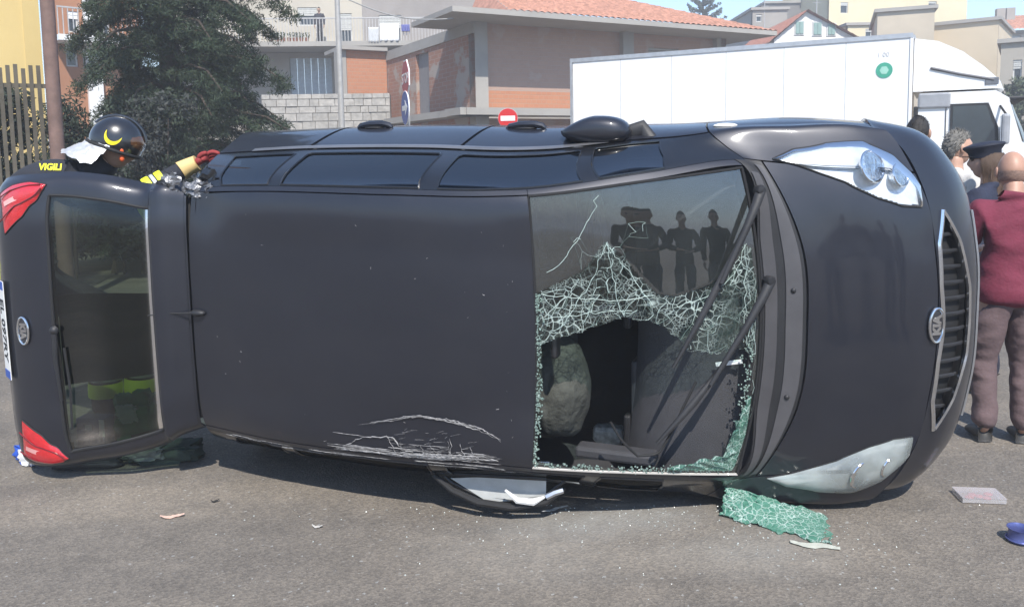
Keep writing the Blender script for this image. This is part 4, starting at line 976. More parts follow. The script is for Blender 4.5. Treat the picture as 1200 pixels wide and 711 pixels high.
# onlookers standing right of the camera, seen mirrored in the windscreen
for (x_, y_, h_, c_, lab) in ((2.35, -.73, 1.84, (.03, .03, .04), 'onlooker in dark clothes mirrored leftmost in the windscreen'), (2.92, -.60, 1.80, (.05, .045, .045), 'onlooker in dark clothes mirrored in the middle of the windscreen'), (3.52, -.50, 1.86, (.025, .03, .03), 'slim onlooker mirrored in the windscreen nearest the wiper')):
    person((x_, y_, 0), R(24), h_, lab, (.35, .22, .16), c_, (.04, .045, .06), (.02, .017, .015), 'short', long_sleeve=True, group='onlookers mirrored in the windscreen', pose=dict(eR=(.27, .02, 1.15), wR=(.12, .24, 1.10), eL=(-.27, .02, 1.15), wL=(-.10, .25, 1.12)) if x_ < 3 else None)
# firefighter behind the opened hatch, bending forward to the right
def firefighter():
    NAVY = mat('turnout_navy', (.018, .020, .028), .85, var=.2, bump=.4, bscale=60); HV = mat('hi_vis_yellow', (.85, .92, .03), .55, var=.06); SIL = mat('reflective_silver', (.55, .56, .54), .35, .3)
    Y0 = 4.78
    W = lambda px, py, dy=0.: at(px, py+(5 if py < 260 else 0), Y0+dy)
    root = empty('person', gp(110, 490), 0, 'firefighter in black helmet and dark turnout suit bending over behind the open hatch', 'person')
    o = root.location.copy(); o.z = 0; root.location = o
    L = lambda px, py, dy=0.: W(px, py, dy)-o
    hip, spn, chs, nb, nk, hd = L(18, 305, .14), L(10, 226, .08), L(48, 181, .02), L(100, 192, .04), L(120, 192, .05), L(138, 168, .05)
    sR, eR, wR = L(104, 224, -.05), L(158, 226, -.16), L(222, 190, -.02)
    sL, eL, wL = L(100, 225, .25), L(150, 250, .32), L(205, 225, .35)
    hR, kR, hL, kL = L(50, 335, .02), L(122, 382, .0), L(60, 335, .26), L(166, 378, .10)
    aR = L(124, 485, .0); aR.z = .09; aL = L(164, 485, .10); aL.z = .09
    fR, fL = aR+Vector((.17, -.03, -.05)), aL+Vector((.17, 0, -.05))
    ch = [[('pel', hip, (.15, .12)), ('sp', spn+Vector((.05, 0, -.08)), (.08, .08)), ('ch', chs+Vector((.04, .02, -.10)), (.08, .08)), ('nb', nb+Vector((0, .01, -.03)), .055), ('nk', nk, .055), ('hd', hd.lerp(nk, .4), .055)]]
    for s, e, w, h, kn, a, f, t in ((sR, eR, wR, hR, kR, aR, fR, 'R'), (sL, eL, wL, hL, kL, aL, fL, 'L')):
        ch.append([('ch', chs, 0), ('s'+t, s, .05), ('e'+t, e, .045), ('w'+t, w, .028)])
        ch.append([('pel', hip, 0), ('h'+t, h, .09), ('k'+t, kn, .06), ('a'+t, a, .04), ('f'+t, f, .035)])
    V, F = skin_data(ch); b = MB().add(V, F)
    Mh = Matrix.Translation(hd) @ Matrix.Rotation(R(-78), 4, 'Z') @ Matrix.Rotation(R(-22), 4, 'X')
    hm = head_mesh(1.); b.add([Mh @ Vector(v) for v in hm.v], hm.f)
    bo = b.build('body', mat('skin_fire', (.42, .25, .18), .5), root, True)
    jk = [[('pel', hip+Vector((0, 0, -.08)), (.185, .15)), ('sp', spn, (.18, .15)), ('ch', chs, (.215, .175)), ('nb', nb, (.14, .125)), ('nk', nk.lerp(hd, .10), (.10, .095)), ('nk2', nk.lerp(hd, .4), (.085, .085))]]
    for s, e, w, t in ((sR, eR, wR, 'R'), (sL, eL, wL, 'L')):
        jk.append([('ch', chs, 0), ('s'+t, s, .088), ('m'+t, s.lerp(e, .5), .076), ('e'+t, e, .068), ('n'+t, e.lerp(w, .5), .060), ('w'+t, e.lerp(w, .95), .054)])
    V, F = skin_data(jk); V2_, F2_ = skin_data([[('a', L(6, 258, .08), .11), ('b', L(24, 223, .05), .14), ('c', L(52, 206, .03), .14), ('d', L(88, 203, .03), .13), ('e', L(112, 201, .03), .09)]]); k0 = len(V); V = V+V2_; F = F+[tuple(i+k0 for i in f) for f in F2_]; V = [v+Vector((1, 1, 1))*(.012*noise.noise(v*8)) for v in V]; V_JK, F_JK = V, F; jo = mesh_obj('jacket', V, F, NAVY, root, True)
    def band(a, c, t0, t1, r, m, parent): 
        mb = MB(); q = [a.lerp(c, t0+(t1-t0)*i/4) for i in range(5)]; mb.tube(q, [r*.97, r, r, r, r*.97], 20, False); return mb.build('reflective_band', m, parent, True)
    band(eR, wR, .22, .34, .0705, HV, jo); band(eR, wR, .36, .42, .068, SIL, jo); band(eR, wR, .44, .55, .067, HV, jo)
    band(eL, wL, .3, .55, .068, HV, jo)
    band(hip+Vector((0, 0, -.02)), spn, -.1, .08, .195, HV, jo)
    tr = [[('pel', hip, (.165, .135))]]
    for h, kn, a, t in ((hR, kR, aR, 'R'), (hL, kL, aL, 'L')): tr.append([('pel', hip, 0), ('h'+t, h, .11), ('k'+t, kn, .088), ('c'+t, kn.lerp(a, .5), .084), ('a'+t, kn.lerp(a, .9), .084)])
    V, F = skin_data(tr); to = mesh_obj('trousers', V, F, NAVY, root, True)
    for kn, a in ((kR, aR), (kL, aL)):
        band(kn, a, .28, .42, .097, HV, to); band(kn, a, .44, .52, .096, SIL, to); band(kn, a, .54, .68, .097, HV, to)
    band(hR, kR, .62, .80, .108, HV, to)
    for a, f in ((aR, fR), (aL, fL)):
        d = (f-a); d.z = 0; d.normalize()
        V, F = skin_data([[('n', a+Vector((0, 0, .10)), .065), ('h', a-d*.03-Vector((0, 0, .03)), .055), ('m', a+d*.09-Vector((0, 0, .04)), (.052, .045)), ('t', a+d*.2-Vector((0, 0, .052)), (.045, .03))]])
        mesh_obj('boot', [Vector((v.x, v.y, max(v.z, .003))) for v in V], F, RUBBER, root, True)
    # glove with fingers resting on the car
    GL = mat('glove_leather', (.62, .44, .18), .7, var=.15); GR = mat('glove_red', (.26, .03, .03), .8)
    d = (L(262, 172, .0)-wR).normalized()
    g1 = MB().tube([eR.lerp(wR, .84), wR, wR+d*.05], [.058, .050, .046], 14).build('glove_cuff', GL, root, True)
    V, F = skin_data([[(a, p_, tuple(x*1.6 for x in (r if hasattr(r, '__len__') else (r, r)))) for a, p_, r in c] for c in hand_chains('g', wR+d*.03, d, Vector((0, -.5, .85)), Vector((-.2, .3, .9)))], sub=2)
    mesh_obj('glove', V, F, GR, root, True)
    # helmet
    HB = mat('helmet_black', (.012, .012, .014), .28, var=.1, coat=1); YEL = mat('helmet_yellow', (.80, .66, .02), .35)
    def hfn(p):
        q = p.copy()
        if q.z < -.25: q.z = -.25-(q.z+.25)*.15
        q.y *= 1.12+(.06 if q.y < 0 else 0); q.z *= 1.05; return q
    Mc = Mh @ Matrix.Translation((0, -.012, .03)) 
    hel = MB().sphere((0, 0, 0), (.122, .132, .142), 40, 26, hfn); hel.v = [Mc @ Vector(v) for v in hel.v]; he = hel.build('helmet', HB, root, True)
    rb = [Mc @ Vector((.125*math.cos(a), .150*math.sin(a)-.006, -.045)) for a in np.linspace(0, 2*math.pi, 50)]
    MB().tube(rb, .010, 8, False).build('helmet_rim', RUBBER, he, True)
    MB().tube([Mc @ Vector((0, .158*math.cos(a), .155*math.sin(a))) for a in np.linspace(.35, 2.7, 30)], .010, 8).build('helmet_crest', HB, he, True)
    for sg in (1, -1):        # yellow crescents on both sides
        vv, ff = [], []; n = 18
        for i in range(n+1):
            t = math.pi*(-.12+1.15*i/n)+math.pi
            wd = .020*math.sin(math.pi*i/n)**.8+.001
            for r in (.048-wd, .048):
                y, z = r*1.0*math.cos(t)-.005, r*1.15*math.sin(t)+.035
                s_ = max(.01, 1-(y/.148)**2-(z/.149)**2); vv.append(Mc @ Vector((sg*(.1235*math.sqrt(s_)+.003), y, z)))
        for i in range(n): ff.append((2*i, 2*i+1, 2*i+3, 2*i+2))
        mesh_obj('crescent', vv, ff, YEL, he)
    vz = MB().sphere((0, .02, .02), (.112, .132, .10), 30, 16, lambda p: Vector((p.x, abs(p.y), p.z))); vz.v = [Mc @ Vector(v) for v in vz.v]; vz.build('visor', mat('visor_amber', (.10, .045, .02), .1, coat=1), he, True)
    for q in ((.098, .06, -.03), (.09, .075, -.075)): MB().sphere(tuple(Mc @ Vector(q)), (.014, .014, .02), 10, 8).build('visor_knob', mat('orange_plastic', (.75, .12, .03), .4), he, True)
    # silver neck curtain
    SV = mat('aluminised_cloth', (.62, .62, .63), .38, .45, var=.25, scale=14, bump=1., bscale=25)
    vv, ff = [], []; n, m = 24, 12
    for i in range(m+1):
        for q in range(n+1):
            t = R(180)+R(180)*q/n; k = i/m; w = 1+.55*k+.10*noise.noise(Vector((q*.5, i*.4, 0)))
            vv.append(Mc @ Vector((.118*math.cos(t)*w, .140*math.sin(t)*w-.05*k, -.03-.13*k+.02*noise.noise(Vector((q*.7, i*.6, 3))))))
    for i in range(m):
        for q in range(n): ff.append((i*(n+1)+q, (i+1)*(n+1)+q, (i+1)*(n+1)+q+1, i*(n+1)+q+1))
    mesh_obj('neck_curtain', vv, ff, SV, he, True)
    # lettering on the upper back, facing the camera and sky
    from mathutils.bvhtree import BVHTree
    tree = BVHTree.FromPolygons([v+o for v in V_JK], F_JK)
    P = L(59, 191, -.25); Mx = frameM(P, L(77, 191, -.25)-L(45, 190.5, -.25), Vector((0, .3, .95)))
    tx = text_mesh('back_lettering', 'VIGILI', .052, mat('lettering_yellow', (.75, .72, .03), .5), jo, Mx, .0, .002, .95)
    for v in tx.data.vertices:
        w_ = v.co+o; d_ = (w_-Vector((0, 0, CAMZ))).normalized(); hit = tree.ray_cast(Vector((0, 0, CAMZ)), d_)
        if hit[0] is not None: v.co = hit[0]-d_*.006-o
    return root
FF_ROOT = firefighter()

# ------------------------------------------------------------------ background: street, vehicles, buildings, trees
V2 = lambda a: Vector((a[0], a[1]))
class Face:
    """vertical facade from A to B on the ground plan; s metres along it, z metres up; outward normal to the right of A->B"""
    def __init__(s, A, B): s.A, s.B = V2(A), V2(B); s.d = (s.B-s.A).normalized(); s.L = (s.B-s.A).length; s.n = Vector((s.d.y, -s.d.x))
    def p(s, t, z, o=0.): q = s.A+s.d*t+s.n*o; return Vector((q.x, q.y, z))
    def px(s, px, py):
        d = ray(px, py); k = s.A.dot(s.n)/(d.x*s.n.x+d.y*s.n.y); P = Vector((0, 0, CAMZ))+d*k
        return (V2(P)-s.A).dot(s.d), P.z
    def rect(s, x0, y0, x1, y1):
        a, b = s.px(x0, y1), s.px(x1, y0); return (min(a[0], b[0]), max(a[0], b[0]), min(a[1], b[1]), max(a[1], b[1]))
def facade(name, f, z0, z1, holes, m, parent, th=.25, t0=0., t1=None):
    """wall with real openings"""
    t1 = f.L if t1 is None else t1
    xs = sorted({t0, t1, *[h[0] for h in holes], *[h[1] for h in holes]}); zs = sorted({z0, z1, *[h[2] for h in holes], *[h[3] for h in holes]})
    xs = [x for x in xs if t0 <= x <= t1]; zs = [z for z in zs if z0 <= z <= z1]; mb = MB()
    full = lambda i, j: 0 <= i < len(xs)-1 and 0 <= j < len(zs)-1 and not any(h[0] < (xs[i]+xs[i+1])/2 < h[1] and h[2] < (zs[j]+zs[j+1])/2 < h[3] for h in holes)
    for i in range(len(xs)-1):
        for j in range(len(zs)-1):
            if not full(i, j): continue
            a, b, c, d = xs[i], xs[i+1], zs[j], zs[j+1]
            mb.add([f.p(a, c), f.p(b, c), f.p(b, d), f.p(a, d)], [(0, 1, 2, 3)]); mb.add([f.p(a, c, -th), f.p(b, c, -th), f.p(b, d, -th), f.p(a, d, -th)], [(3, 2, 1, 0)])
            for (di, dj, q) in ((-1, 0, (f.p(a, c), f.p(a, d), f.p(a, d, -th), f.p(a, c, -th))), (1, 0, (f.p(b, c, -th), f.p(b, d, -th), f.p(b, d), f.p(b, c))), (0, -1, (f.p(a, c, -th), f.p(b, c, -th), f.p(b, c), f.p(a, c))), (0, 1, (f.p(a, d), f.p(b, d), f.p(b, d, -th), f.p(a, d, -th)))):
                if not full(i+di, j+dj): mb.add(q, [(0, 1, 2, 3)])
    return mb.build(name, m, parent)
def fbox(mb, f, s0, s1, z0, z1, o0, o1):
    V = [f.p(s0, z0, o0), f.p(s1, z0, o0), f.p(s1, z0, o1), f.p(s0, z0, o1), f.p(s0, z1, o0), f.p(s1, z1, o0), f.p(s1, z1, o1), f.p(s0, z1, o1)]
    return mb.add(V, [(3, 2, 1, 0), (4, 5, 6, 7), (0, 1, 5, 4), (1, 2, 6, 5), (2, 3, 7, 6), (3, 0, 4, 7)])
FRM = mat('window_frame_white', (.55, .55, .53), .5); PANE = mat('dark_pane', (.02, .025, .03), .08, spec=.8); SHUT = mat('roller_shutter', (.50, .50, .47), .6); GSH = mat('green_shutter', (.22, .33, .30), .6)
def window(f, r, parent, shut=0., sm=None, name='window', inset=.12):
    s0, s1, z0, z1 = r; w = empty(name); w.parent = parent; e = .06
    mb = MB(); fbox(mb, f, s0, s0+e, z0, z1, -inset-.03, -inset+.03); mb.build('frame', FRM, w)
    mb = MB(); fbox(mb, f, s1-e, s1, z0, z1, -inset-.03, -inset+.03); mb.build('frame', FRM, w)
    mb = MB(); fbox(mb, f, s0+e, s1-e, z1-e, z1, -inset-.03, -inset+.03); mb.build('frame', FRM, w)
    mb = MB(); fbox(mb, f, s0+e, s1-e, z0, z0+e, -inset-.03, -inset+.03); mb.build('frame', FRM, w)
    mb = MB(); fbox(mb, f, s0+e, s1-e, z0+e, z1-e, -inset-.01, -inset+.005); mb.build('pane', PANE, w)
    if shut:
        zt = z1-(z1-z0)*shut; h = .09; mb = MB(); n = max(1, int((z1-zt)/h))
        for i in range(n): fbox(mb, f, s0+.01, s1-.01, zt+i*(z1-zt)/n, zt+(i+.88)*(z1-zt)/n, -inset+.05, -inset+.075+.012*(i % 2))
        tag(mb.build('shutter', sm or SHUT, w), kind='stuff')
    return w
def plaster(name, col, var=.12, scale=.6): return mat(name, col, .9, var=var, scale=scale, bump=.3, bscale=12)
def brick_mat(name, c1, c2, mortar, sx=.26, sz=.14, plast=None):
    m, nt, b, out = nodes(name); g = nt.nodes.new('ShaderNodeNewGeometry'); s = nt.nodes.new('ShaderNodeSeparateXYZ'); nt.links.new(g.outputs['Position'], s.inputs[0])
    ad = nt.nodes.new('ShaderNodeMath'); nt.links.new(s.outputs[0], ad.inputs[0]); nt.links.new(s.outputs[1], ad.inputs[1]); cb = nt.nodes.new('ShaderNodeCombineXYZ')
    nt.links.new(ad.outputs[0], cb.inputs[0]); nt.links.new(s.outputs[2], cb.inputs[1])
    bt = nt.nodes.new('ShaderNodeTexBrick'); bt.inputs['Scale'].default_value = 1; bt.inputs['Brick Width'].default_value = sx; bt.inputs['Row Height'].default_value = sz; bt.inputs['Mortar Size'].default_value = .012
    bt.inputs['Color1'].default_value = c1+(1,); bt.inputs['Color2'].default_value = c2+(1,); bt.inputs['Mortar'].default_value = mortar+(1,); nt.links.new(cb.outputs[0], bt.inputs['Vector'])
    n = nt.nodes.new('ShaderNodeTexNoise'); n.inputs['Scale'].default_value = 1.1; n.inputs['Detail'].default_value = 6; nt.links.new(g.outputs['Position'], n.inputs['Vector'])
    r = nt.nodes.new('ShaderNodeMapRange'); r.inputs[1].default_value = .56; r.inputs[2].default_value = .62; r.inputs[4].default_value = .85 if plast else 0; nt.links.new(n.outputs['Fac'], r.inputs[0])
    mx = nt.nodes.new('ShaderNodeMix'); mx.data_type = 'RGBA'; nt.links.new(r.outputs[0], mx.inputs[0]); nt.links.new(bt.outputs[0], mx.inputs[6]); mx.inputs[7].default_value = (plast or (0, 0, 0))+(1,)
    nt.links.new(mx.outputs[2], b.inputs['Base Color']); b.inputs['Roughness'].default_value = .9
    bp = nt.nodes.new('ShaderNodeBump'); bp.inputs['Strength'].default_value = .6; bp.inputs['Distance'].default_value = .01; bp.invert = True; nt.links.new(bt.outputs['Fac'], bp.inputs['Height']); nt.links.new(bp.outputs[0], b.inputs['Normal'])
    MATS[name] = m; return m
CONC = plaster('concrete', (.34, .32, .29)); BRICK = brick_mat('hollow_brick', (.46, .20, .105), (.43, .18, .095), (.40, .23, .15)); BRICKP = brick_mat('hollow_brick_plastered', (.34, .17, .115), (.30, .15, .10), (.33, .23, .18), plast=(.36, .32, .28))
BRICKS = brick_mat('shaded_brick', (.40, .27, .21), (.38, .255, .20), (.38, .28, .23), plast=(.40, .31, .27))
TILE = mat('roof_tile', (.40, .20, .14), .85, var=.4, scale=5, bump=.3)
def tile_roof(name, A, Bp, C, D, m, parent, pitch=.24, amp=.045):
    """ridged tile slope: A->B eave, D->C ridge"""
    A, Bp, C, D = map(Vector, (A, Bp, C, D)); L = (Bp-A).length; n = int(L/pitch)*6; rows = max(2, int((D-A).length/.38)); N = (Bp-A).cross(D-A).normalized(); V, F = [], []
    for j in range(rows*2+1):
        jj = (j+1)//2/rows; 
        for i in range(n+1):
            t = i/n; P = A.lerp(Bp, t).lerp(D.lerp(C, t), min(1, jj)); h = amp*abs(math.sin(math.pi*t*n/6))+(.03 if j % 2 == 0 else -.0)
            V.append(P+N*h)
    for j in range(rows*2):
        for i in range(n): F.append((j*(n+1)+i, j*(n+1)+i+1, (j+1)*(n+1)+i+1, (j+1)*(n+1)+i))
    return tag(big_mesh(name, V, F, m, parent), kind='stuff')
def slab(mb, poly, z0, z1): return mb.prism([(p[0], p[1]) for p in poly], z0, z1)

# --- unfinished brick house with tiled roof
dF, dL = Vector((.88, .475)).normalized(), Vector((-.475, .88)).normalized()
W0 = Vector((-1.06, 25.76))
bh = empty('brick_house', (W0.x, W0.y, 0), 0, 'unfinished brick house with concrete columns and red tiled roof', 'house')
bh.location = (0, 0, 0)
fr = Face(W0, W0+dF*10.4); lf = Face(W0+dL*8.0, W0); bk = Face(W0+dF*10.4, W0+dF*10.4+dL*8)
ZS, ZE = 3.15, 5.85
fbox(MB(), fr, 0, .45, 0, ZE, -.45, 0).build('column', CONC, bh); fbox(MB(), fr, 5.7, 6.15, ZS, ZE, -.45, 0).build('column', CONC, bh); fbox(MB(), fr, 9.95, 10.4, ZS, ZE, -.45, 0).build('column', CONC, bh)
w = fr.rect(752, 46, 795, 60)
facade('brick_band', Face(fr.p(.45, 0, -.22).xy, fr.p(9.95, 0, -.22).xy), ZS+.02, ZS+.60, [], BRICK, bh)
facade('front_wall', Face(fr.p(.45, 0, -.22).xy, fr.p(9.95, 0, -.22).xy), ZS+.602, ZE, [(6.5, 7.9, 4.1, 5.4), (8.3, 9.3, 4.1, 5.4)], BRICKS, bh)
fw2 = Face(fr.p(.45, 0, -.22).xy, fr.p(9.95, 0, -.22).xy)
for q in ((6.5, 7.9, 4.1, 5.4), (8.3, 9.3, 4.1, 5.4)): window(fw2, q, bh, 1., CONC)
fbox(MB(), fr, -.9, 10.6, ZS-.22, ZS, -.4, .75).build('floor_slab', CONC, bh)
fbox(MB(), lf, 0, 8.8, ZS-.22, ZS-.003, -.4, .7).build('floor_slab', CONC, bh)
facade('ground_floor_wall', Face(fr.p(.4, 0, -1.2).xy, fr.p(10.3, 0, -1.2).xy), 0, ZS-.23, [], BRICKS, bh)
dr = lf.rect(489, 60, 502, 137); dr = (dr[0], dr[1], ZS+.02, dr[3])
facade('side_wall', lf, ZS+.02, ZE, [dr], BRICKP, bh, t1=lf.L-.01)
fbox(MB(), lf, dr[0], dr[1], dr[2], dr[3], -.2, -.12).build('door', mat('grey_door', (.20, .19, .19), .7), bh)
facade('side_base_wall', lf, 0, ZS-.23, [], BRICKP, bh, t1=lf.L-.5)
fbox(MB(), lf, .01, 8.0, ZE-.35, ZE, .003, .05).build('ring_beam', CONC, bh)
facade('back_wall', bk, 0, ZE, [], BRICKP, bh)
E0 = W0-dF*1.35-dL*1.35; E1 = W0+dF*11.6-dL*1.35; E2 = W0+dF*11.6+dL*1.9; E3 = W0-dF*1.35+dL*1.9
slab(MB(), (E0, E1, E2, E3), ZE+.002, ZE+.16).build('eaves_slab', CONC, bh)
G0, G1 = E0+dL*4.4+dF*3.2, E0+dL*4.4+dF*9.4; zr = ZE+.13; zt = zr+1.6
v3 = lambda p, z: (p.x, p.y, z)
Et, E3t = E0+dF*1.9, E3+dF*1.9
G0 = Et+dL*4.4+dF*1.2
rf = tile_roof('roof', v3(Et, zr), v3(E1, zr), v3(G1, zt), v3(G0, zt), TILE, bh); mesh_obj('roof_hip', [v3(E3t, zr), v3(Et, zr), v3(G0, zt)], [(0, 1, 2)], TILE, bh); tile_roof('roof', v3(E1, zr), v3(E2, zr), v3(G1, zt), v3(G1, zt), TILE, bh)
c0 = G0+dF*4.5+dL*.8; slab(MB(), (c0, c0+dF*.9, c0+dF*.9+dL*.6, c0+dL*.6), zt-.3, zt+.8).build('chimney', CONC, bh)
# orange wing at its left end
Wl = W0+dL*8.0; wing = Face(Wl-dF*1.65, Wl-dF*.02)
facade('wing_wall', wing, 0, ZE, [], BRICK, bh); fbox(MB(), wing, -.3, 1.6, ZE+.003, ZE+.14, -2, .25).build('wing_slab', CONC, bh)
fbox(MB(), wing, -.38, -.02, 0, ZE, -.4, .02).build('column', CONC, bh)
MB().tube([wing.p(.4, 3.0, .3), wing.p(.45, 4.0, .3), wing.p(1.5, 4.2, .3)], .03, 6).build('handrail', mat('rusty_rail', (.16, .09, .07), .8), bh)
# --- apartment block with long balcony
ap = empty('apartment_block', label='beige apartment block with a long railed balcony hung with laundry', cat='building')
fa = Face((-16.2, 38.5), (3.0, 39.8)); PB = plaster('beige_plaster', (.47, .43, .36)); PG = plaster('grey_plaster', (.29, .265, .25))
zb = fa.px(380, 53)[1]
r1, r2, r3 = fa.rect(350, 9, 371, 50), fa.rect(402, 16, 412, 50), fa.rect(445, 18, 470, 50)
r1 = (r1[0], r1[1], zb+.9, r1[3]); r2 = (r2[0]-.3, r2[1], zb+.05, r2[3]); r3 = (r3[0], r3[1], zb+.05, r3[3]); r0 = (1.2, 2.4, zb+.05, r1[3])
sm = fa.px(425, 40)[0]
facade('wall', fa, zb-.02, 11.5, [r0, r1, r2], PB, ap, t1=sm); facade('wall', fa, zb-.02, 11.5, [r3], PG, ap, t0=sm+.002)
for q, s_ in ((r0, .5), (r1, .45), (r2, .55), (r3, .45)): window(fa, q, ap, s_)
fbox(MB(), fa, -.5, fa.L, zb-.25, zb-.03, -.95, 1.5).build('balcony_slab', CONC, ap)
RAIL = mat('pale_rail', (.45, .44, .43), .6, .2)
fbox(MB(), fa, -.5, fa.L, zb+.98, zb+1.03, 1.38, 1.44).build('top_rail', RAIL, ap)
mb = MB()
for i in range(int(fa.L/.14)): fbox(mb, fa, -.45+i*.14, -.42+i*.14, zb-.02, zb+.98, 1.40, 1.42)
tag(mb.build('balusters', RAIL, ap), kind='stuff')
fbox(MB(), fa, -1, fa.L+.5, 11.5, 11.75, -8, 1.9).build('eaves', CONC, ap)
rg = fa.rect(338, 66, 386, 113); fg = Face(fa.p(0, 0, -.6).xy, fa.p(fa.L, 0, -.6).xy)
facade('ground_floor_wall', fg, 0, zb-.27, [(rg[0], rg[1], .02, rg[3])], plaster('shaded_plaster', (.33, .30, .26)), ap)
gd = empty('garage_door'); gd.parent = ap
for i in range(6): s0 = rg[0]+(rg[1]-rg[0])*i/6; fbox(MB(), fg, s0+.01, s0+(rg[1]-rg[0])/6-.01, .05, rg[3], -.16, -.12).build('panel', mat('pale_blue_door', (.42, .48, .52), .5), gd)
for s0 in (fa.px(430, 90)[0], fa.px(395, 90)[0]): fbox(MB(), fa, s0, s0+.4, 0, zb-.26, -.2, .2).build('pillar', CONC, ap)
facade('side_wall', Face((-16.2, 46.5), (-16.2, 38.51)), 0, 11.5, [], PB, ap)
# laundry and person on the balcony
def cloth(name, r, col, label):
    s0, s1, z0, z1 = r; n = 14; V, F = [], []
    for j in range(9):
        for i in range(n+1):
            s = s0+(s1-s0)*i/n; z = z1-(z1-z0)*j/8; V.append(fa.p(s, z, 1.50+.05*math.sin(i*1.5+j*.2)*(j/8+.2)))
    for j in range(8):
        for i in range(n): F.append((j*(n+1)+i, j*(n+1)+i+1, (j+1)*(n+1)+i+1, (j+1)*(n+1)+i))
    o = mesh_obj(name, V, F, mat('cloth_'+label[:12], col, .9), None, True); md = o.modifiers.new('t', 'SOLIDIFY'); md.thickness = .01; return tag(o, label, 'laundry', 'laundry on the balcony')
cloth('laundry_sheet', fa.rect(449, 34, 470, 54), (.75, .75, .76), 'white sheet hanging over the apartment balcony rail'); cloth('laundry_cloth', fa.rect(473, 35, 482, 43), (.12, .13, .35), 'small blue cloth hanging on the balcony rail'); cloth('laundry_sheet', fa.rect(436, 38, 447, 55), (.55, .56, .57), 'grey white towel hanging left of the white sheet')
q = fa.px(378, 40)[0]; pp = fa.p(q, zb-.03, .8); person(pp, R(180), 1.62, 'person in dark clothes standing on the apartment balcony', (.4, .25, .18), (.04, .04, .05), (.03, .03, .035), (.02, .016, .014), 'short', long_sleeve=True)
for i in range(9):
    q = fa.px(325+i*4.6+(i % 3)*1.5, 48)[0]; pt_ = empty('flower_pot', fa.p(q, zb-.03, 1.2), 0, 'potted plant on the balcony floor, number %s from the left' % ('one', 'two', 'three', 'four', 'five', 'six', 'seven', 'eight', 'nine')[i], 'pot plant', 'pots along the balcony')
    MB().lathe([(.07, 0), (.10, .18), (.11, .2), (.09, .2)], 10).build('pot', mat('terracotta', (.25, .11, .07), .8), pt_)
    mb = MB()
    for k in range(26):
        a = Vector((random.gauss(0, .07), random.gauss(0, .07), .22+random.random()*.22)); d = Vector((random.gauss(0, 1), random.gauss(0, 1), random.gauss(0, 1))).normalized()*.05; e = d.orthogonal().normalized()*.03
        mb.add([a-d, a+e, a+d, a-e], [(0, 1, 2, 3)])
    tag(mb.build('leaves', mat('pot_leaf', (.03, .06, .025), .8), pt_), kind='stuff')
# --- stone retaining wall
sw_ = Face(at(308, 150, 31).xy, at(458, 150, 31.3).xy); zs_ = sw_.px(380, 110)[1]
stw = empty('stone_wall', label='low grey stone block wall in front of the apartment block', cat='wall')
fbox(MB(), sw_, 0, sw_.L, 0, zs_-.05, -.5, -.03).build('core', mat('stone_core', (.17, .16, .145), .95), stw)
STN = [mat('stone_%d' % i, c, .9, var=.25, scale=5, bump=.5) for i, c in enumerate(((.36, .345, .32), (.33, .315, .29), (.39, .37, .34)))]
z = max(1.6, 0); row = 0
while z < zs_-.1:
    h = min(random.uniform(.22, .34), zs_-z); s = 0.
    while s < sw_.L-.1:
        w_ = min(random.uniform(.3, .62), sw_.L-s); fbox(MB(), sw_, s+.012, s+w_-.012, z+.012, z+h-.012, -.06, random.uniform(0, .05)).build('stone', random.choice(STN), stw); s += w_
    z += h
# --- houses at the left
yb = empty('yellow_house', label='plain yellow house wall behind the green fence', cat='house')
A_, B_ = at(-160, 185, 12.8), at(58, 185, 14.2); yf = Face(A_.xy, B_.xy); facade('wall', yf, 0, 8, [], plaster('yellow_plaster', (.62, .47, .20), .06), yb); facade('wall', Face(B_.xy, (B_.x-5.5, B_.y+7)), 0, 8, [], plaster('yellow_plaster', (.62, .47, .20), .06), yb)
fbox(MB(), yf, -.2, yf.L+.3, 8, 8.2, -6, .5).build('eaves', CONC, yb)
ob = empty('terracotta_house', label='reddish brown house with white window surrounds behind the dark conifer', cat='house')
of = Face(at(70, 185, 29).xy, at(172, 185, 31).xy); ws_l = [of.rect(78, 48, 90, 78), of.rect(117, 18, 128, 42), of.rect(117, 54, 128, 76), of.rect(80, 14, 91, 38), of.rect(98, 56, 108, 80)]
facade('wall', of, 0, 10, ws_l, plaster('terracotta_plaster', (.34, .16, .085)), ob)
for q in ws_l: window(of, q, ob, .35, WHITE)
zb2 = of.px(100, 50)[1]
fbox(MB(), of, 0, of.L, zb2-.1, zb2+.1, .003, 1.0).build('balcony_slab', WHITE, ob); fbox(MB(), of, -.3, of.L+.3, 10, 10.25, -6, .8).build('eaves', mat('dark_eaves', (.09, .06, .05), .8), ob)
mb = MB()
for i in range(int(of.L/.16)): fbox(mb, of, i*.16, i*.16+.03, zb2+.1, zb2+1.0, .94, .97)
fbox(mb, of, 0, of.L, zb2+1.0, zb2+1.05, .93, .98); tag(mb.build('railing', RAIL, ob), kind='stuff')
fbox(MB(), of, of.px(98, 40)[0], of.px(98, 40)[0]+.5, 0, 10, .002, .18).build('pilaster', WHITE, ob)
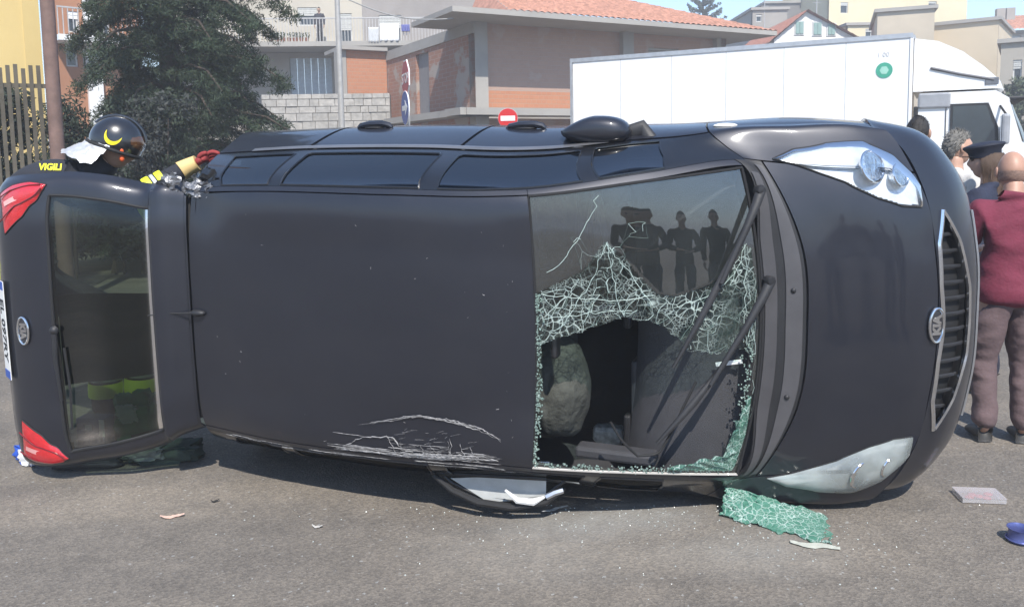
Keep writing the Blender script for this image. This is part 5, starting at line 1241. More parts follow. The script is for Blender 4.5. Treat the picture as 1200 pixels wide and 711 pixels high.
# --- houses at the right
def plain_house(name, label, px0, px1, Y, top, m, wins=(), Y1=None, depth=7, shut=None, roofm=None):
    r = empty(name, label=label, cat='house'); f = Face(at(px0, 185, Y).xy, at(px1, 185, Y1 or Y).xy); zt = f.px((px0+px1)/2, top)[1]
    ws = [f.rect(*q) for q in wins]; facade('wall', f, 0, zt, ws, m, r)
    for q in ws: window(f, q, r, 1. if shut else .3, shut)
    for a, b in ((f.p(f.L, 0), f.p(f.L, 0, -depth)), (f.p(0, 0, -depth), f.p(0, 0))): facade('wall', Face(a.xy, b.xy), 0, zt, [], m, r, t0=.003, t1=depth-.003)
    fbox(MB(), f, -.15, f.L+.15, zt, zt+.18, -depth, .15).build('roof', roofm or CONC, r); return r, f, zt
WP = plaster('white_plaster', (.74, .72, .68), .05); CP = plaster('cream_plaster', (.66, .57, .38), .06); TP = plaster('tan_plaster', (.50, .43, .33), .1)
# white gabled house
wh = empty('white_house', label='white gabled house with small green shuttered windows above the lorry', cat='house')
fw_ = Face(at(905, 185, 48).xy, at(1000, 185, 48).xy); ws_l = [fw_.rect(932, 26, 941, 40), fw_.rect(953, 27, 962, 41), fw_.rect(970, 29, 978, 41)]; ze = fw_.px(905, 47)[1]; zp = fw_.px(945, 14)[1]; mid = fw_.px(945, 14)[0]
facade('wall', fw_, 0, ze, [], WP, wh)
mb = MB(); mb.add([fw_.p(0, ze), fw_.p(fw_.L, ze), fw_.p(mid, zp), fw_.p(0, ze, -.3), fw_.p(fw_.L, ze, -.3), fw_.p(mid, zp, -.3)], [(0, 1, 2), (5, 4, 3), (0, 2, 5, 3), (1, 4, 5, 2)]); mb.build('gable', WP, wh)
for q in ws_l:
    wq = empty('window'); wq.parent = wh
    fbox(MB(), fw_, q[0]-.08, q[1]+.08, q[2]-.08, q[3]+.08, .002, .05).build('surround', FRM, wq)
    for h in (0, 1): m_ = (q[0]+q[1])/2; fbox(MB(), fw_, (q[0], m_+.01)[h], (m_-.01, q[1])[h], q[2], q[3], .052, .10).build('shutter', GSH, wq)
tile_roof('roof', fw_.p(-.35, ze-.1, .3), fw_.p(-.35, ze-.1, -9), fw_.p(mid, zp+.1, -9), fw_.p(mid, zp+.1, .3), mat('brown_tile', (.30, .13, .09), .85, var=.3), wh); tile_roof('roof', fw_.p(fw_.L+.35, ze-.1, -9), fw_.p(fw_.L+.35, ze-.1, .3), fw_.p(mid, zp+.1, .3), fw_.p(mid, zp+.1, -9), mat('brown_tile', (.30, .13, .09), .85, var=.3), wh)
facade('side_wall', Face(fw_.p(0, 0, -9).xy, fw_.p(0, 0).xy), 0, ze, [], WP, wh, t0=.003, t1=8.99)
plain_house('grey_block', 'flat grey house top beyond the white gabled house', 880, 920, 58, 12, plaster('old_grey', (.30, .28, .25)), [(886, 17, 893, 26)])
plain_house('dark_roofed_house', 'dark grey rooftop between the tiled roof and the white house', 895, 965, 66, 4, plaster('slate_grey', (.18, .17, .16)))
plain_house('cream_tower', 'tall cream apartment tower at the top right', 968, 1127, 62, -80, CP, [(985, 3, 994, 16), (1085, -34, 1097, -16), (1088, 2, 1098, 10)], 64)
plain_house('cream_house', 'low cream house in front of the tall cream tower', 990, 1030, 56, 30, CP, [(1014, 24+10, 1022, 46)], 56)
plain_house('tan_house', 'windowless tan house with stepped roof behind the lorry', 1024, 1090, 44, 13, TP, (), 43)
plain_house('tan_annex', 'lower pale tan house beside the stepped tan house', 1084, 1164, 46, 28, plaster('pale_tan', (.60, .50, .36), .06), (), 44)
plain_house('grey_house', 'grey house with dark upper band at the far right edge', 1168, 1290, 36, 47, plaster('warm_grey', (.36, .33, .28)), [(1186, 70, 1198, 105)], 34)
rh, rf_, rz = plain_house('roofed_house', 'far house with brown tiled roof at the right edge', 1146, 1300, 52, 38, plaster('dull_beige', (.42, .38, .32)), [(1184, 42, 1196, 52)], 50)
tile_roof('roof', rf_.p(-.3, rz+.19, .5), rf_.p(rf_.L+.3, rz+.19, .5), rf_.p(rf_.L+.3, rz+1.6, -4), rf_.p(2.2, rz+1.6, -4), TILE, rh)
for (x_, n_) in ((1183, 'chimney'), (1195, 'chimney')): q = rf_.px(x_, 20)[0]; fbox(MB(), rf_, q, q+.5, rz+.9, rz+2.0, -3.2, -2.7).build('chimney', CONC, rh)
# small rooftop aerials
for (px_, py_, Y_) in ((957, 2, 58), (896, 6, 58)):
    b_ = at(px_, py_+16, Y_); a = empty('tv_aerial', b_, 0, 'thin television aerial on a far roof at x %d' % px_, 'aerial'); a['label'] = 'thin metal television aerial on the %s far roof' % ('right' if px_ > 920 else 'left'); MB().tube([(0, 0, -1.5), (0, 0, 1.6)], .03, 6).build('mast', RAIL, a)
    for k in range(4): MB().tube([(-.5+.08*k, 0, 1.5-.22*k), (.5-.08*k, 0, 1.5-.22*k)], .02, 4).build('rod', RAIL, a)

# --- green picket fence at the left
fn = empty('picket_fence', label='green metal picket fence on a low wall before the yellow house', cat='fence')
ff_ = Face(at(-90, 190, 9.2).xy, at(64, 190, 9.9).xy); z0f, z1f = .62, ff_.px(30, 78)[1]
fbox(MB(), ff_, 0, ff_.L+.1, 0, .38, -.2, .1).build('base_wall', mat('base_wall', (.30, .26, .22), .9), fn)
PK = mat('green_picket', (.085, .072, .05), .7, var=.4, scale=3)
npk = int(ff_.L/.078)
for i in range(npk): s0 = i*.078; fbox(MB(), ff_, s0, s0+.044, .36, z1f+random.uniform(-.03, .03), 0, .018).build('picket', PK, fn)
for z in (.6, z1f-.25): fbox(MB(), ff_, 0, ff_.L, z, z+.05, -.035, -.003).build('rail', PK, fn)
Cc = [(ff_.p(random.uniform(-.1, ff_.L-.15), random.uniform(.3, z1f-.28), -.55-random.random()*.3)) for i in range(70)]
fh = empty('fence_hedge', label='dark hedge growing close behind the green picket fence', cat='hedge'); 
HEDGE_LATER = (Cc, fh)
pole = at(68, 185, 9.6); po = empty('brown_post', (pole.x, pole.y, 0), 0, 'thick brown rusty post at the end of the green fence', 'post')
MB().tube([(0, 0, 0), (0, 0, 3), (.01, 0, 7)], [.085, .078, .07], 14).build('shaft', mat('brown_post', (.17, .105, .085), .75, var=.25, scale=6, bump=.4), po, True)
MB().box((-.13, -.13, 0), (.13, .13, .05), None, .01).build('base_plate', RUBBER, po)
# --- street lamp pole, cable, signs
p_ = at(401, 160, 24); lp = empty('lamp_post', (p_.x, p_.y, 0), 0, 'tall pale grey lamp post before the apartment block', 'lamp post')
MB().tube([(0, 0, 0), (0, 0, 4), (0, 0, 9)], [.10, .085, .06], 12).build('shaft', mat('galvanised', (.42, .41, .39), .55, .3), lp, True); MB().tube([(0, 0, 9), (.3, -.6, 9.5), (.5, -1.3, 9.6)], .04, 8).build('arm', RAIL, lp, True); MB().box((.35, -1.9, 9.52), (.65, -1.2, 9.66), None, .04).build('lamp_head', RAIL, lp)
a_, b_ = at(404, -2, 24), at(532, 22, 24.4); mb = MB(); mb.tube([a_.lerp(b_, t)-Vector((0, 0, .25*math.sin(math.pi*t))) for t in np.linspace(0, 1, 16)], .018, 5); tag(mb.build('overhead_cable', mat('cable_grey', (.3, .3, .29), .7), None, True), 'overhead cable running from the lamp post to the brick house', 'cable')
SRED, SBLUE = mat('sign_red', (.50, .02, .02), .4, var=.08), mat('sign_blue', (.015, .06, .30), .4, var=.08)
def sign_post(px, Y, label, name='road_sign', h=3.3):
    p = at(px, 185, Y); r = empty(name, (p.x, p.y, 0), 0, label, 'sign'); MB().tube([(0, 0, 0), (0, 0, h)], .03, 8).build('post', mat('galvanised', (.42, .41, .39), .55, .3), r, True); return r
st = sign_post(480, 15, 'stop sign above a blue arrow sign on one post'); zst, zbl = at(480, 93, 15).z, at(476, 127, 15).z
Ms = Matrix.Translation((-.02, -.06, zst)) @ Matrix.Rotation(R(-72), 4, 'Z') @ Matrix.Rotation(R(90), 4, 'X')
oc = lambda r, n=8, ph=.3927: [(r*math.cos(ph+2*math.pi*i/n), r*math.sin(ph+2*math.pi*i/n)) for i in range(n)]
s1_ = MB().prism(oc(.36), -.01, .01, Ms).build('stop_plate', WHITE, st); MB().prism(oc(.335), .011, .014, Ms).build('red_face', SRED, s1_); text_mesh('lettering', 'STOP', .26, WHITE, s1_, Ms @ Matrix.Translation((0, 0, .016)), .001, .003)
Mb2 = Matrix.Translation((-.04, -.07, zbl)) @ Matrix.Rotation(R(-70), 4, 'Z') @ Matrix.Rotation(R(90), 4, 'X')
s2_ = MB().prism(oc(.31, 28), -.01, .01, Mb2).build('arrow_plate', WHITE, st); MB().prism(oc(.295, 28), .011, .014, Mb2).build('blue_face', SBLUE, s2_); MB().prism([(-.2, -.045), (.03, -.045), (.03, -.14), (.22, 0), (.03, .14), (.03, .045), (-.2, .045)], .015, .018, Mb2).build('white_arrow', WHITE, s2_)
ne = sign_post(596, 12, 'red no entry sign with white bar behind the car', h=at(596, 134, 12).z); zn = at(596, 139, 12).z
Mn = Matrix.Translation((0, -.05, zn)) @ Matrix.Rotation(R(90), 4, 'X'); s3_ = MB().prism(oc(.145, 32), -.01, .01, Mn).build('plate', WHITE, ne); MB().prism(oc(.143, 32), .011, .014, Mn).build('red_face', SRED, s3_); MB().box((-.105, -.035, .015), (.105, .035, .018), Mn).build('white_bar', WHITE, s3_)

# --- white box lorry
tr_c = Vector((6.94, 14.2)); td = Vector((.885, -.466)).normalized(); tn = Vector((-td.y, td.x)); 
TM_ = Matrix(((td.x, tn.x, 0, tr_c.x), (td.y, tn.y, 0, tr_c.y), (0, 0, 1, 0), (0, 0, 0, 1)))    # x forward along the lorry, y away from camera
tk = empty('box_lorry', label='white box lorry parked behind the overturned car', cat='lorry'); tk.matrix_world = TM_
LW = mat('lorry_white', (.80, .80, .79), .35, var=.02, scale=1.2, coat=.3)
MB().box((-6.35, 0, 1.05), (0, 2.5, 3.62), None, .02).build('cargo_box', LW, tk)
ALU = mat('aluminium_edge', (.55, .55, .55), .4, .7)
MB().box((-6.38, -.02, 3.58), (.02, .03, 3.66)).build('top_edge', ALU, tk); MB().box((-6.38, -.02, 1.0), (.02, .03, 1.08)).build('bottom_edge', ALU, tk); MB().box((-6.40, -.025, 1.0), (-6.35, .05, 3.66)).build('corner_post', ALU, tk); MB().box((-.02, -.025, 1.09), (.03, .05, 3.57)).build('corner_post', LW, tk)
MB().box((.001, .02, 3.56), (.05, 2.48, 3.63)).build('front_edge', ALU, tk)
for k in range(1, 6): MB().box((-6.35+k*1.06-.008, -.003, 1.09), (-6.35+k*1.06+.008, .01, 3.57)).build('panel_seam', mat('seam_grey', (.55, .55, .55), .5), tk)
Mg = Matrix.Translation((-.42, -.006, 3.05)) @ Matrix.Rotation(R(90), 4, 'X')
gs = MB().prism(oc(.135, 32), 0, .004, Mg).build('green_sticker', mat('sticker_green', (.05, .32, .22), .5), tk); MB().prism(oc(.075, 6, 0), .0045, .006, Mg).build('sticker_mark', mat('sticker_pale', (.30, .55, .45), .5), gs); text_mesh('box_marking', '1 00', .11, mat('faint_grey', (.55, .55, .55), .6), tk, Mg @ Matrix.Translation((-.02, .27, .002)), .001)
MB().sphere((-4.95, -.005, 2.05), (.05, .01, .06), 10, 6).build('marker_lamp', mat('amber_dark', (.25, .15, .06), .4), tk, True)
MB().box((-6.3, .5, .72), (2.3, 2.0, 1.0), None, .02).build('chassis', RUBBER, tk)
def twheel(x, y):
    Mx = Matrix.Translation((x, y, .48)) @ Matrix.Rotation(R(90), 4, 'X'); w = MB().lathe([(.25, -.14), (.44, -.14), (.48, -.10), (.48, .10), (.44, .14), (.25, .14)], 32, Mx).build('wheel', RUBBER, tk, True); MB().lathe([(.03, .10), (.22, .06), (.27, .145), (.25, .05), (.03, .02)], 24, Mx).build('rim', SILVER, w, True)
for x in (-4.6, 1.25):
    for y in (.2, 2.3): twheel(x, y)
# cab: side profile extruded across with a rounded front
cabp = [(.12, .55), (.12, 2.55), (.35, 2.62), (1.30, 2.62), (1.52, 2.50), (1.78, 1.75), (1.86, 1.45), (1.90, .80), (1.86, .45), (.9, .45)]
def cab_shell(prof, name, m, ys, k=.22, x0=1.2):
    V, F = [], []; n = len(prof)
    for y in ys:
        e = abs(y-1.25)/1.25
        for (x, z) in prof: V.append((x-max(0, x-x0)*k*max(0, e-.55)**1.5*3.2, y, z))
    for i in range(len(ys)-1):
        for j in range(n): F.append((i*n+j, i*n+(j+1) % n, (i+1)*n+(j+1) % n, (i+1)*n+j))
    F.append(tuple(range(n-1, -1, -1))); F.append(tuple((len(ys)-1)*n+j for j in range(n)))
    return shade(MB().add(V, F).build(name, m, tk), 35)
YS = [.02, .04, .12, .3, .6, 1.0, 1.5, 1.9, 2.2, 2.38, 2.46, 2.48]
cab = cab_shell(cabp, 'cab', LW, YS)
cab_shell([(.04, 2.66), (.04, 3.57), (.40, 3.50), (.78, 3.30), (1.12, 3.06), (1.38, 2.82), (1.44, 2.66)], 'wind_deflector', LW, [.10, .14, .3, .8, 1.7, 2.2, 2.36, 2.40], .3, .8)
MB().tube([(.30, .09, 3.05), (.75, .09, 2.92), (1.25, .09, 2.80)], .025, 6).build('deflector_groove', mat('dark_groove', (.10, .10, .11), .6), tk, True)
MB().box((1.12, .08, 2.72), (1.32, .11, 2.84), None, .01).build('deflector_vent', mat('vent_grey', (.12, .13, .15), .5), tk)
DG = mat('lorry_glass', (.03, .04, .045), .06, spec=.9)
Fside = lambda x0, x1, z0, z1, o0, o1: ((x0, o0, z0), (x1, o1, z1))
dw = empty('door_window'); dw.parent = tk
mb = MB(); mb.prism([(.62, 1.62), (1.36, 1.62), (1.33, 2.02), (1.18, 2.42), (.62, 2.42)], 0, .03, Matrix.Translation((0, .024, 0)) @ Matrix.Rotation(R(90), 4, 'X')); mb.build('frame', PLASTIC, dw)
mb = MB(); mb.prism([(.66, 1.66), (1.30, 1.66), (1.28, 2.0), (1.15, 2.38), (.66, 2.38)], .031, .036, Matrix.Translation((0, .024, 0)) @ Matrix.Rotation(R(90), 4, 'X')); mb.build('pane', DG, dw)
MB().box((.13, -.03, 2.36), (.62, .03, 2.62), None, .03).build('sunvisor_box', mat('visor_grey', (.30, .31, .33), .4), tk)
MB().box((.06, -.02, 1.1), (.13, .10, 2.4), None, .02).build('cab_gap_seal', RUBBER, tk)
V, F = [], []; n = 20
for j, (x, z) in enumerate(((1.528, 2.45), (1.60, 2.25), (1.70, 2.0), (1.785, 1.77))):
    for i in range(n+1):
        y = .10+2.3*i/n; e = abs(y-1.25)/1.25; V.append((x-max(0, x-1.2)*.22*max(0, e-.55)**1.5*3.2+.012, y, z))
for j in range(3):
    for i in range(n): F.append((j*(n+1)+i, j*(n+1)+i+1, (j+1)*(n+1)+i+1, (j+1)*(n+1)+i))
mesh_obj('windscreen', V, F, DG, tk, True)
MB().box((1.40, .2, 2.46), (1.72, 2.3, 2.52), None, .02).build('sun_visor', PLASTIC, tk)
for (z0, z1, nm) in ((1.72, 2.22, 'door_mirror'), (1.50, 1.68, 'kerb_mirror')):
    mb = MB(); mb.box((1.36, -.34, z0), (1.48, -.10, z1), None, .04); mo = mb.build(nm, LW if 'kerb' in nm else mat('visor_grey', (.30, .31, .33), .4), tk); MB().box((1.345, -.31, z0+.04), (1.358, -.13, z1-.04)).build('mirror_glass', CHROME, mo)
MB().tube([(1.42, -.2, 2.22), (1.35, .02, 2.36)], .018, 6).build('mirror_arm', RUBBER, tk); MB().tube([(1.42, -.2, 1.5), (1.36, .02, 1.52)], .018, 6).build('mirror_arm', RUBBER, tk)
MB().box((.66, -.012, 1.35), (.82, .018, 1.40), None, .005).build('door_handle', RUBBER, tk); MB().box((.55, .004, .62), (.562, .018, 2.5)).build('door_gap', RUBBER, tk); MB().box((1.42, .0, .62), (1.432, .018, 1.6)).build('door_gap', RUBBER, tk)
MB().box((1.86, .15, .95), (1.93, 2.35, 1.35), None, .02).build('front_grille', PLASTIC, tk); MB().box((1.80, .12, .42), (1.98, 2.38, .72), None, .05).build('front_bumper', LW, tk)
for y in (.28, 2.22): MB().box((1.84, y-.16, .74), (1.95, y+.16, .92), None, .03).build('headlight', mat('lamp_glass', (.7, .72, .74), .08), tk)

# --- parked cars behind
def parked_car(loc, rz, col, label, h=1.5, L=4.1, wd=1.72):
    r = empty('parked_car', loc, rz, label, 'car', 'cars parked behind the accident'); CP_ = paint_mat('paint_%.2f_%.2f' % (col[0], col[2]), col, .3, .1, 1., .02, .02)
    st_ = [(-.5, .45, .62, .86), (-.485, .30, .86, .90), (-.40, .22, .94, .97), (-.15, .19, .96, 1.), (.12, .19, .95, 1.), (.28, .20, .90, .99), (.42, .24, .72, .96), (.485, .32, .60, .88), (.5, .42, .52, .80)]
    V, F = [], []; n = 10
    for (x, zb_, zt_, w_) in st_:
        hw = wd/2*w_
        for q, z in ((-.9, zb_), (-1, zb_+.15), (-1, zt_-.12), (-.93, zt_), (-.5, zt_+.03), (.5, zt_+.03), (.93, zt_), (1, zt_-.12), (1, zb_+.15), (.9, zb_)): V.append((x*L, q*hw, z))
    for i in range(len(st_)-1):
        for j in range(n): F.append((i*n+j, i*n+(j+1) % n, (i+1)*n+(j+1) % n, (i+1)*n+j))
    F += [tuple(range(n-1, -1, -1)), tuple((len(st_)-1)*n+j for j in range(n))]; shade(MB().add(V, F).build('body', CP_, r))
    pf = [(-.46, .93), (-.36, h-.06), (-.22, h), (.06, h-.02), (.14, h-.08), (.30, .95)]; V, F = [], []; m_ = len(pf)
    for sg in (-1, 1):
        for x, z in pf: V.append((x*L, sg*(wd*.46-(z-.93)*.26), z))
    F = [tuple(range(m_)), tuple(range(2*m_-1, m_-1, -1))]+[(j, m_+j, m_+(j+1) % m_, (j+1) % m_) for j in range(m_)]; shade(MB().add(V, F).build('cabin', CP_, r), 20)
    for sg in (-1, 1):
        for (a, b, c, d) in ((-.40, -.24, -.205, -.34), (-.21, .02, .015, -.20), (.045, .25, .11, .035)):
            P = [(a*L, .98), (b*L, .98), (c*L, h-.09 if c < .1 else h-.14), (d*L, h-.09)]; V = [(x, sg*(wd*.46-(z-.93)*.26+.006), z) for x, z in P]; mesh_obj('side_window', V, [(0, 1, 2, 3) if sg < 0 else (3, 2, 1, 0)], PANE, r)
    for (xa, za, xb, zb_) in ((.285, .99, .15, h-.10), (-.452, .99, -.37, h-.10)):
        o = .008*(1 if xa > 0 else -1); V = [(xa*L+o, -wd*.40, za), (xa*L+o, wd*.40, za), (xb*L+o, wd*.33, zb_), (xb*L+o, -wd*.33, zb_)]; mesh_obj('windscreen', V, [(0, 1, 2, 3)], PANE, r)
    for x in (.31*L, -.31*L):
        for sg in (-1, 1):
            Mx = Matrix.Translation((x, sg*(wd/2-.09), .31)) @ Matrix.Rotation(R(90)*-sg, 4, 'X'); w = MB().lathe([(.2, -.1), (.29, -.1), (.31, -.07), (.31, .07), (.29, .1), (.2, .1)], 24, Mx).build('wheel', RUBBER, r, True); MB().lathe([(.02, .08), (.17, .08), (.2, .105), (.02, .05)], 20, Mx).build('rim', SILVER, w, True)
    for sg in (-1, 1):
        MB().sphere((.475*L, sg*wd*.36, .66), (.10, .17, .08), 12, 8).build('headlight', mat('lamp_glass', (.7, .72, .74), .08), r, True); MB().sphere((-.488*L, sg*wd*.38, .80), (.06, .12, .13), 12, 8).build('tail_light', mat('tail_lamp_red', (.55, .012, .018), .12), r, True)
    return r
p = at(430, 200, 8.6); parked_car((p.x, p.y, 0), R(6), (.42, .50, .58), 'pale blue parked car behind the firefighter', 1.72, 4.0)
p = at(252, 170, 17.5); parked_car((p.x, p.y, 0), R(8), (.72, .72, .72), 'white parked car glimpsed under the conifer branches', 1.9, 4.4)
p = at(318, 150, 19.5); parked_car((p.x, p.y, 0), R(0), (.40, .03, .05), 'red parked car roof showing above the overturned car', 2.0, 3.6)

# --- trees
def leaf_cloud(name, C, Rr, n, size, m, parent, flat=1., droop=0., asp=.38):
    """n small faces scattered through ellipsoids C (k,3) with radii Rr (k,3)"""
    C, Rr = np.asarray(C, float), np.asarray(Rr, float); k = rng.integers(0, len(C), n); d = rng.normal(size=(n, 3)); d /= np.linalg.norm(d, axis=1)[:, None]; P = C[k]+d*Rr[k]*(rng.random(n)**.45)[:, None]
    a = rng.normal(size=(n, 3)); a[:, 2] = a[:, 2]*flat-droop; a /= np.linalg.norm(a, axis=1)[:, None]; b = np.cross(a, rng.normal(size=(n, 3))); b /= np.linalg.norm(b, axis=1)[:, None]+1e-9
    s = size*(.6+.9*rng.random(n))[:, None]; V = np.stack([P-a*s, P+b*s*asp, P+a*s, P-b*s*asp], 1).reshape(-1, 3); F = np.arange(4*n).reshape(-1, 4)
    return tag(big_mesh(name, V, F, m, parent), kind='stuff')
def leafmat(name, c, var=.5):
    m = mat(name, c, .75, var=var, scale=2.5); return m
tp = at(205, 185, 14.0)
cd = empty('conifer_tree', (tp.x, tp.y, 0), 0, 'large dark spreading conifer at the left', 'tree')
BARK = mat('bark', (.06, .045, .035), .95, var=.3, bump=1., bscale=14)
MB().tube([(0, 0, 0), (.05, 0, 2), (-.03, 0, 4.5), (0, 0, 8.5)], [.24, .2, .15, .04], 12).build('trunk', BARK, cd, True)
lb, Cc, Rc, Wt = MB(), [], [], []
for tier in range(17):
    zt_ = .95+tier*.47; nb_ = 9 if tier < 12 else 7
    for k_ in range(nb_):
        z = zt_+random.uniform(-.16, .16); az = 2*math.pi*(k_+random.random()*.8)/nb_+tier*.7; L_ = (2.45-.20*max(0, zt_-2.6))*random.uniform(.5, 1.08)
        if math.cos(az) < -.25: L_ *= .66
        d = Vector((math.cos(az), math.sin(az), 0)); pts = [Vector((0, 0, z)), Vector((0, 0, z+.10))+d*L_*.4, Vector((0, 0, z-.06))+d*L_*.75, Vector((0, 0, z-.42))+d*L_]
        lb.tube(pts, [.045, .032, .02, .007], 5)
        for t in np.linspace(.2, 1.0, 11):
            k = t*3; j = min(2, int(k)); q = pts[j].lerp(pts[j+1], k-j)
            for w_ in (-1, -.5, 0, .5, 1):
                if random.random() < .18: continue
                sd = d.cross(Vector((0, 0, 1)))*w_*(.42*L_*(1.06-t)+.05)*random.uniform(.6, 1.15)
                Cc.append(q+sd+Vector((random.gauss(0, .04), random.gauss(0, .04), -.05-.20*abs(w_)*random.random()))); Rc.append((.15, .15, .07+.06*random.random()))
lb.build('limbs', BARK, cd); leaf_cloud('crown', Cc, Rc, 360000, .038, leafmat('conifer_needles', (.022, .038, .016)), cd, 1., .5, asp=.17)
Cc, Rc = [], []
for i in range(60): Cc.append((random.uniform(-2.0, .3), random.uniform(-.2, .6), random.uniform(.3, 2.45))); Rc.append((.34, .34, .34))
leaf_cloud('leaves', HEDGE_LATER[0], [(.24, .2, .24)]*70, 22000, .045, leafmat('hedge_leaf', (.022, .034, .018)), HEDGE_LATER[1])
for i in range(9): p_ = ff_.p(.2+i*.16, 0, -.6); MB().tube([p_, p_+Vector((.03, 0, .8)), p_+Vector((-.02, .05, 1.6))], [.02, .015, .006], 5).build('stem', BARK, HEDGE_LATER[1])
hp = at(150, 185, 12.2); hd_ = empty('dark_hedge', (hp.x+.4, hp.y, 0), 0, 'dark leafy hedge behind the firefighter', 'hedge'); leaf_cloud('leaves', Cc, Rc, 40000, .035, leafmat('hedge_leaf', (.022, .034, .018)), hd_)
mb = MB()
for i in range(14): x = random.uniform(-1.9, .2); mb.tube([(x, 0, 0), (x+random.gauss(0, .1), random.gauss(0, .1), 1.2), (x+random.gauss(0, .2), random.gauss(0, .2), 2.2)], [.03, .02, .008], 5)
tag(mb.build('stems', BARK, hd_), kind='stuff')
pb = at(172, 150, 11.6); gb = empty('grey_shrub', (pb.x, pb.y, 0), 0, 'grey leaved shrub in front of the conifer', 'shrub'); Cc = [(random.gauss(0, .28), random.gauss(0, .2), random.uniform(.4, 2.55)) for i in range(40)]; leaf_cloud('leaves', Cc, [(.2, .2, .2)]*40, 7000, .035, leafmat('grey_leaf', (.030, .034, .030)), gb)
for i in range(6): MB().tube([(0, 0, 0), (random.gauss(0, .15), random.gauss(0, .1), 1.1), (random.gauss(0, .3), random.gauss(0, .2), 2.3)], [.025, .016, .006], 5).build('stem', BARK, gb)
# far star-shaped pine
np_ = at(823, 185, 70); nf = empty('norfolk_pine', (np_.x, np_.y, 0), 0, 'far star-shaped pine top behind the tiled roof', 'tree'); ztop = at(823, -14, 70).z
MB().tube([(0, 0, 0), (0, 0, ztop)], [.35, .05], 8).build('trunk', BARK, nf, True); Cc, Rc = [], []
for lv in range(9):
    z = ztop-.3-lv*.55
    for k in range(7):
        az = 2*math.pi*k/7+lv*.5; L_ = .5+.27*lv
        for t in np.linspace(.15, 1, 6): Cc.append((math.cos(az)*L_*t, math.sin(az)*L_*t, z+.55*t*t)); Rc.append((.16, .16, .12))
leaf_cloud('crown', Cc, Rc, 9000, .11, leafmat('pine_far', (.07, .09, .075)), nf)
# shrub strip by the far right house
sp_ = at(1192, 120, 33); sh = empty('street_shrub', (sp_.x, sp_.y, 0), 0, 'green shrub in front of the grey house at the right edge', 'shrub'); Cc = [(random.gauss(0, .5), random.gauss(0, .3), random.uniform(1.5, 4.2)) for i in range(30)]; leaf_cloud('leaves', Cc, [(.4, .4, .4)]*30, 5000, .1, leafmat('shrub_green', (.06, .08, .04)), sh); MB().tube([(0, 0, 0), (0, 0, 3)], .06, 6).build('trunk', BARK, sh)

# ------------------------------------------------------------------ small things on the road
# sheet of shattered windscreen lying against the wing
pc = [gp(844, 606), at(851, 571, 3.66), at(986, 610, 3.62), gp(973, 640)]
n, m_ = 46, 18; V, F = [], []
for i in range(n+1):
    t = i/n
    for j in range(m_+1):
        k = j/m_; P = pc[0].lerp(pc[3], t).lerp(pc[1].lerp(pc[2], t), k)
        P = P+Vector((random.gauss(0, .004), random.gauss(0, .004), 0))+Vector((0, (.02*math.sin(t*21)+.012*random.random())*(j in (0, m_)), 0))
        P.z = P.z+.006+.012*k*(1-k)+.010*abs(noise.noise(Vector((t*8, k*4, 1))))
        V.append(P)
for i in range(n):
    for j in range(m_):
        if i > n-5 and random.random() < .35: continue
        F.append((i*(m_+1)+j, (i+1)*(m_+1)+j, (i+1)*(m_+1)+j+1, i*(m_+1)+j+1))
gs_ = mesh_obj('glass_sheet', V, F, crazed_mat('crazed_sheet', 34, (.10, .27, .20), .62)); md = gs_.modifiers.new('t', 'SOLIDIFY'); md.thickness = .006
tag(gs_, 'torn sheet of shattered green windscreen glass lying on the road', 'broken glass')
# crumbs of glass on the asphalt
Vv, Ff = [], []
CR = []
for i in range(450):
    r = random.random()
    if r < .55: px, py = random.gauss(700, 110), 590+abs(random.gauss(0, 24))
    elif r < .8: px, py = random.gauss(930, 60), 632+random.gauss(0, 16)
    else: px, py = random.uniform(150, 1190), random.uniform(590, 705)
    if py < 585: continue
    p = gp(px, py); s = random.choice((.0015, .002, .003, .0045)); a = random.random()*6
    CR.append((p, s, a))
for p, s, a in CR:
    k = len(Vv); c, d = math.cos(a)*s, math.sin(a)*s
    Vv += [(p.x+c, p.y+d, .001), (p.x-d, p.y+c, .001), (p.x-c, p.y-d, .001), (p.x+d, p.y-c, .001), (p.x, p.y, s*1.3)]; Ff += [(k, k+1, k+4), (k+1, k+2, k+4), (k+2, k+3, k+4), (k+3, k, k+4)]
tag(mesh_obj('glass_grit', Vv, Ff, mat('grit_glass', (.40, .43, .41), .25, var=.4, scale=60)), 'tiny crumbs of broken glass scattered over the road', 'glass crumbs', kind='stuff')
# clear plastic box with red things
p = gp(1147, 584); bx = empty('plastic_box', p, R(-8), 'clear plastic box with red contents on the road', 'box')
def film(name, col, op):
    m, nt, b, out = nodes(name); nt.nodes.remove(b); tr = nt.nodes.new('ShaderNodeBsdfTransparent'); df = nt.nodes.new('ShaderNodeBsdfDiffuse'); df.inputs[0].default_value = col+(1,); gl = nt.nodes.new('ShaderNodeBsdfGlossy'); gl.inputs['Roughness'].default_value = .15
    m1, m2 = nt.nodes.new('ShaderNodeMixShader'), nt.nodes.new('ShaderNodeMixShader'); n = nt.nodes.new('ShaderNodeTexNoise'); n.inputs['Scale'].default_value = 25; r = nt.nodes.new('ShaderNodeMapRange'); r.inputs[3].default_value = op-.12; r.inputs[4].default_value = op+.12
    nt.links.new(n.outputs['Fac'], r.inputs[0]); nt.links.new(r.outputs[0], m1.inputs[0]); nt.links.new(tr.outputs[0], m1.inputs[1]); nt.links.new(df.outputs[0], m1.inputs[2]); m2.inputs[0].default_value = .06; nt.links.new(m1.outputs[0], m2.inputs[1]); nt.links.new(gl.outputs[0], m2.inputs[2]); nt.links.new(m2.outputs[0], out.inputs[0]); return m
CLR = film('cloudy_plastic', (.62, .60, .61), .35)
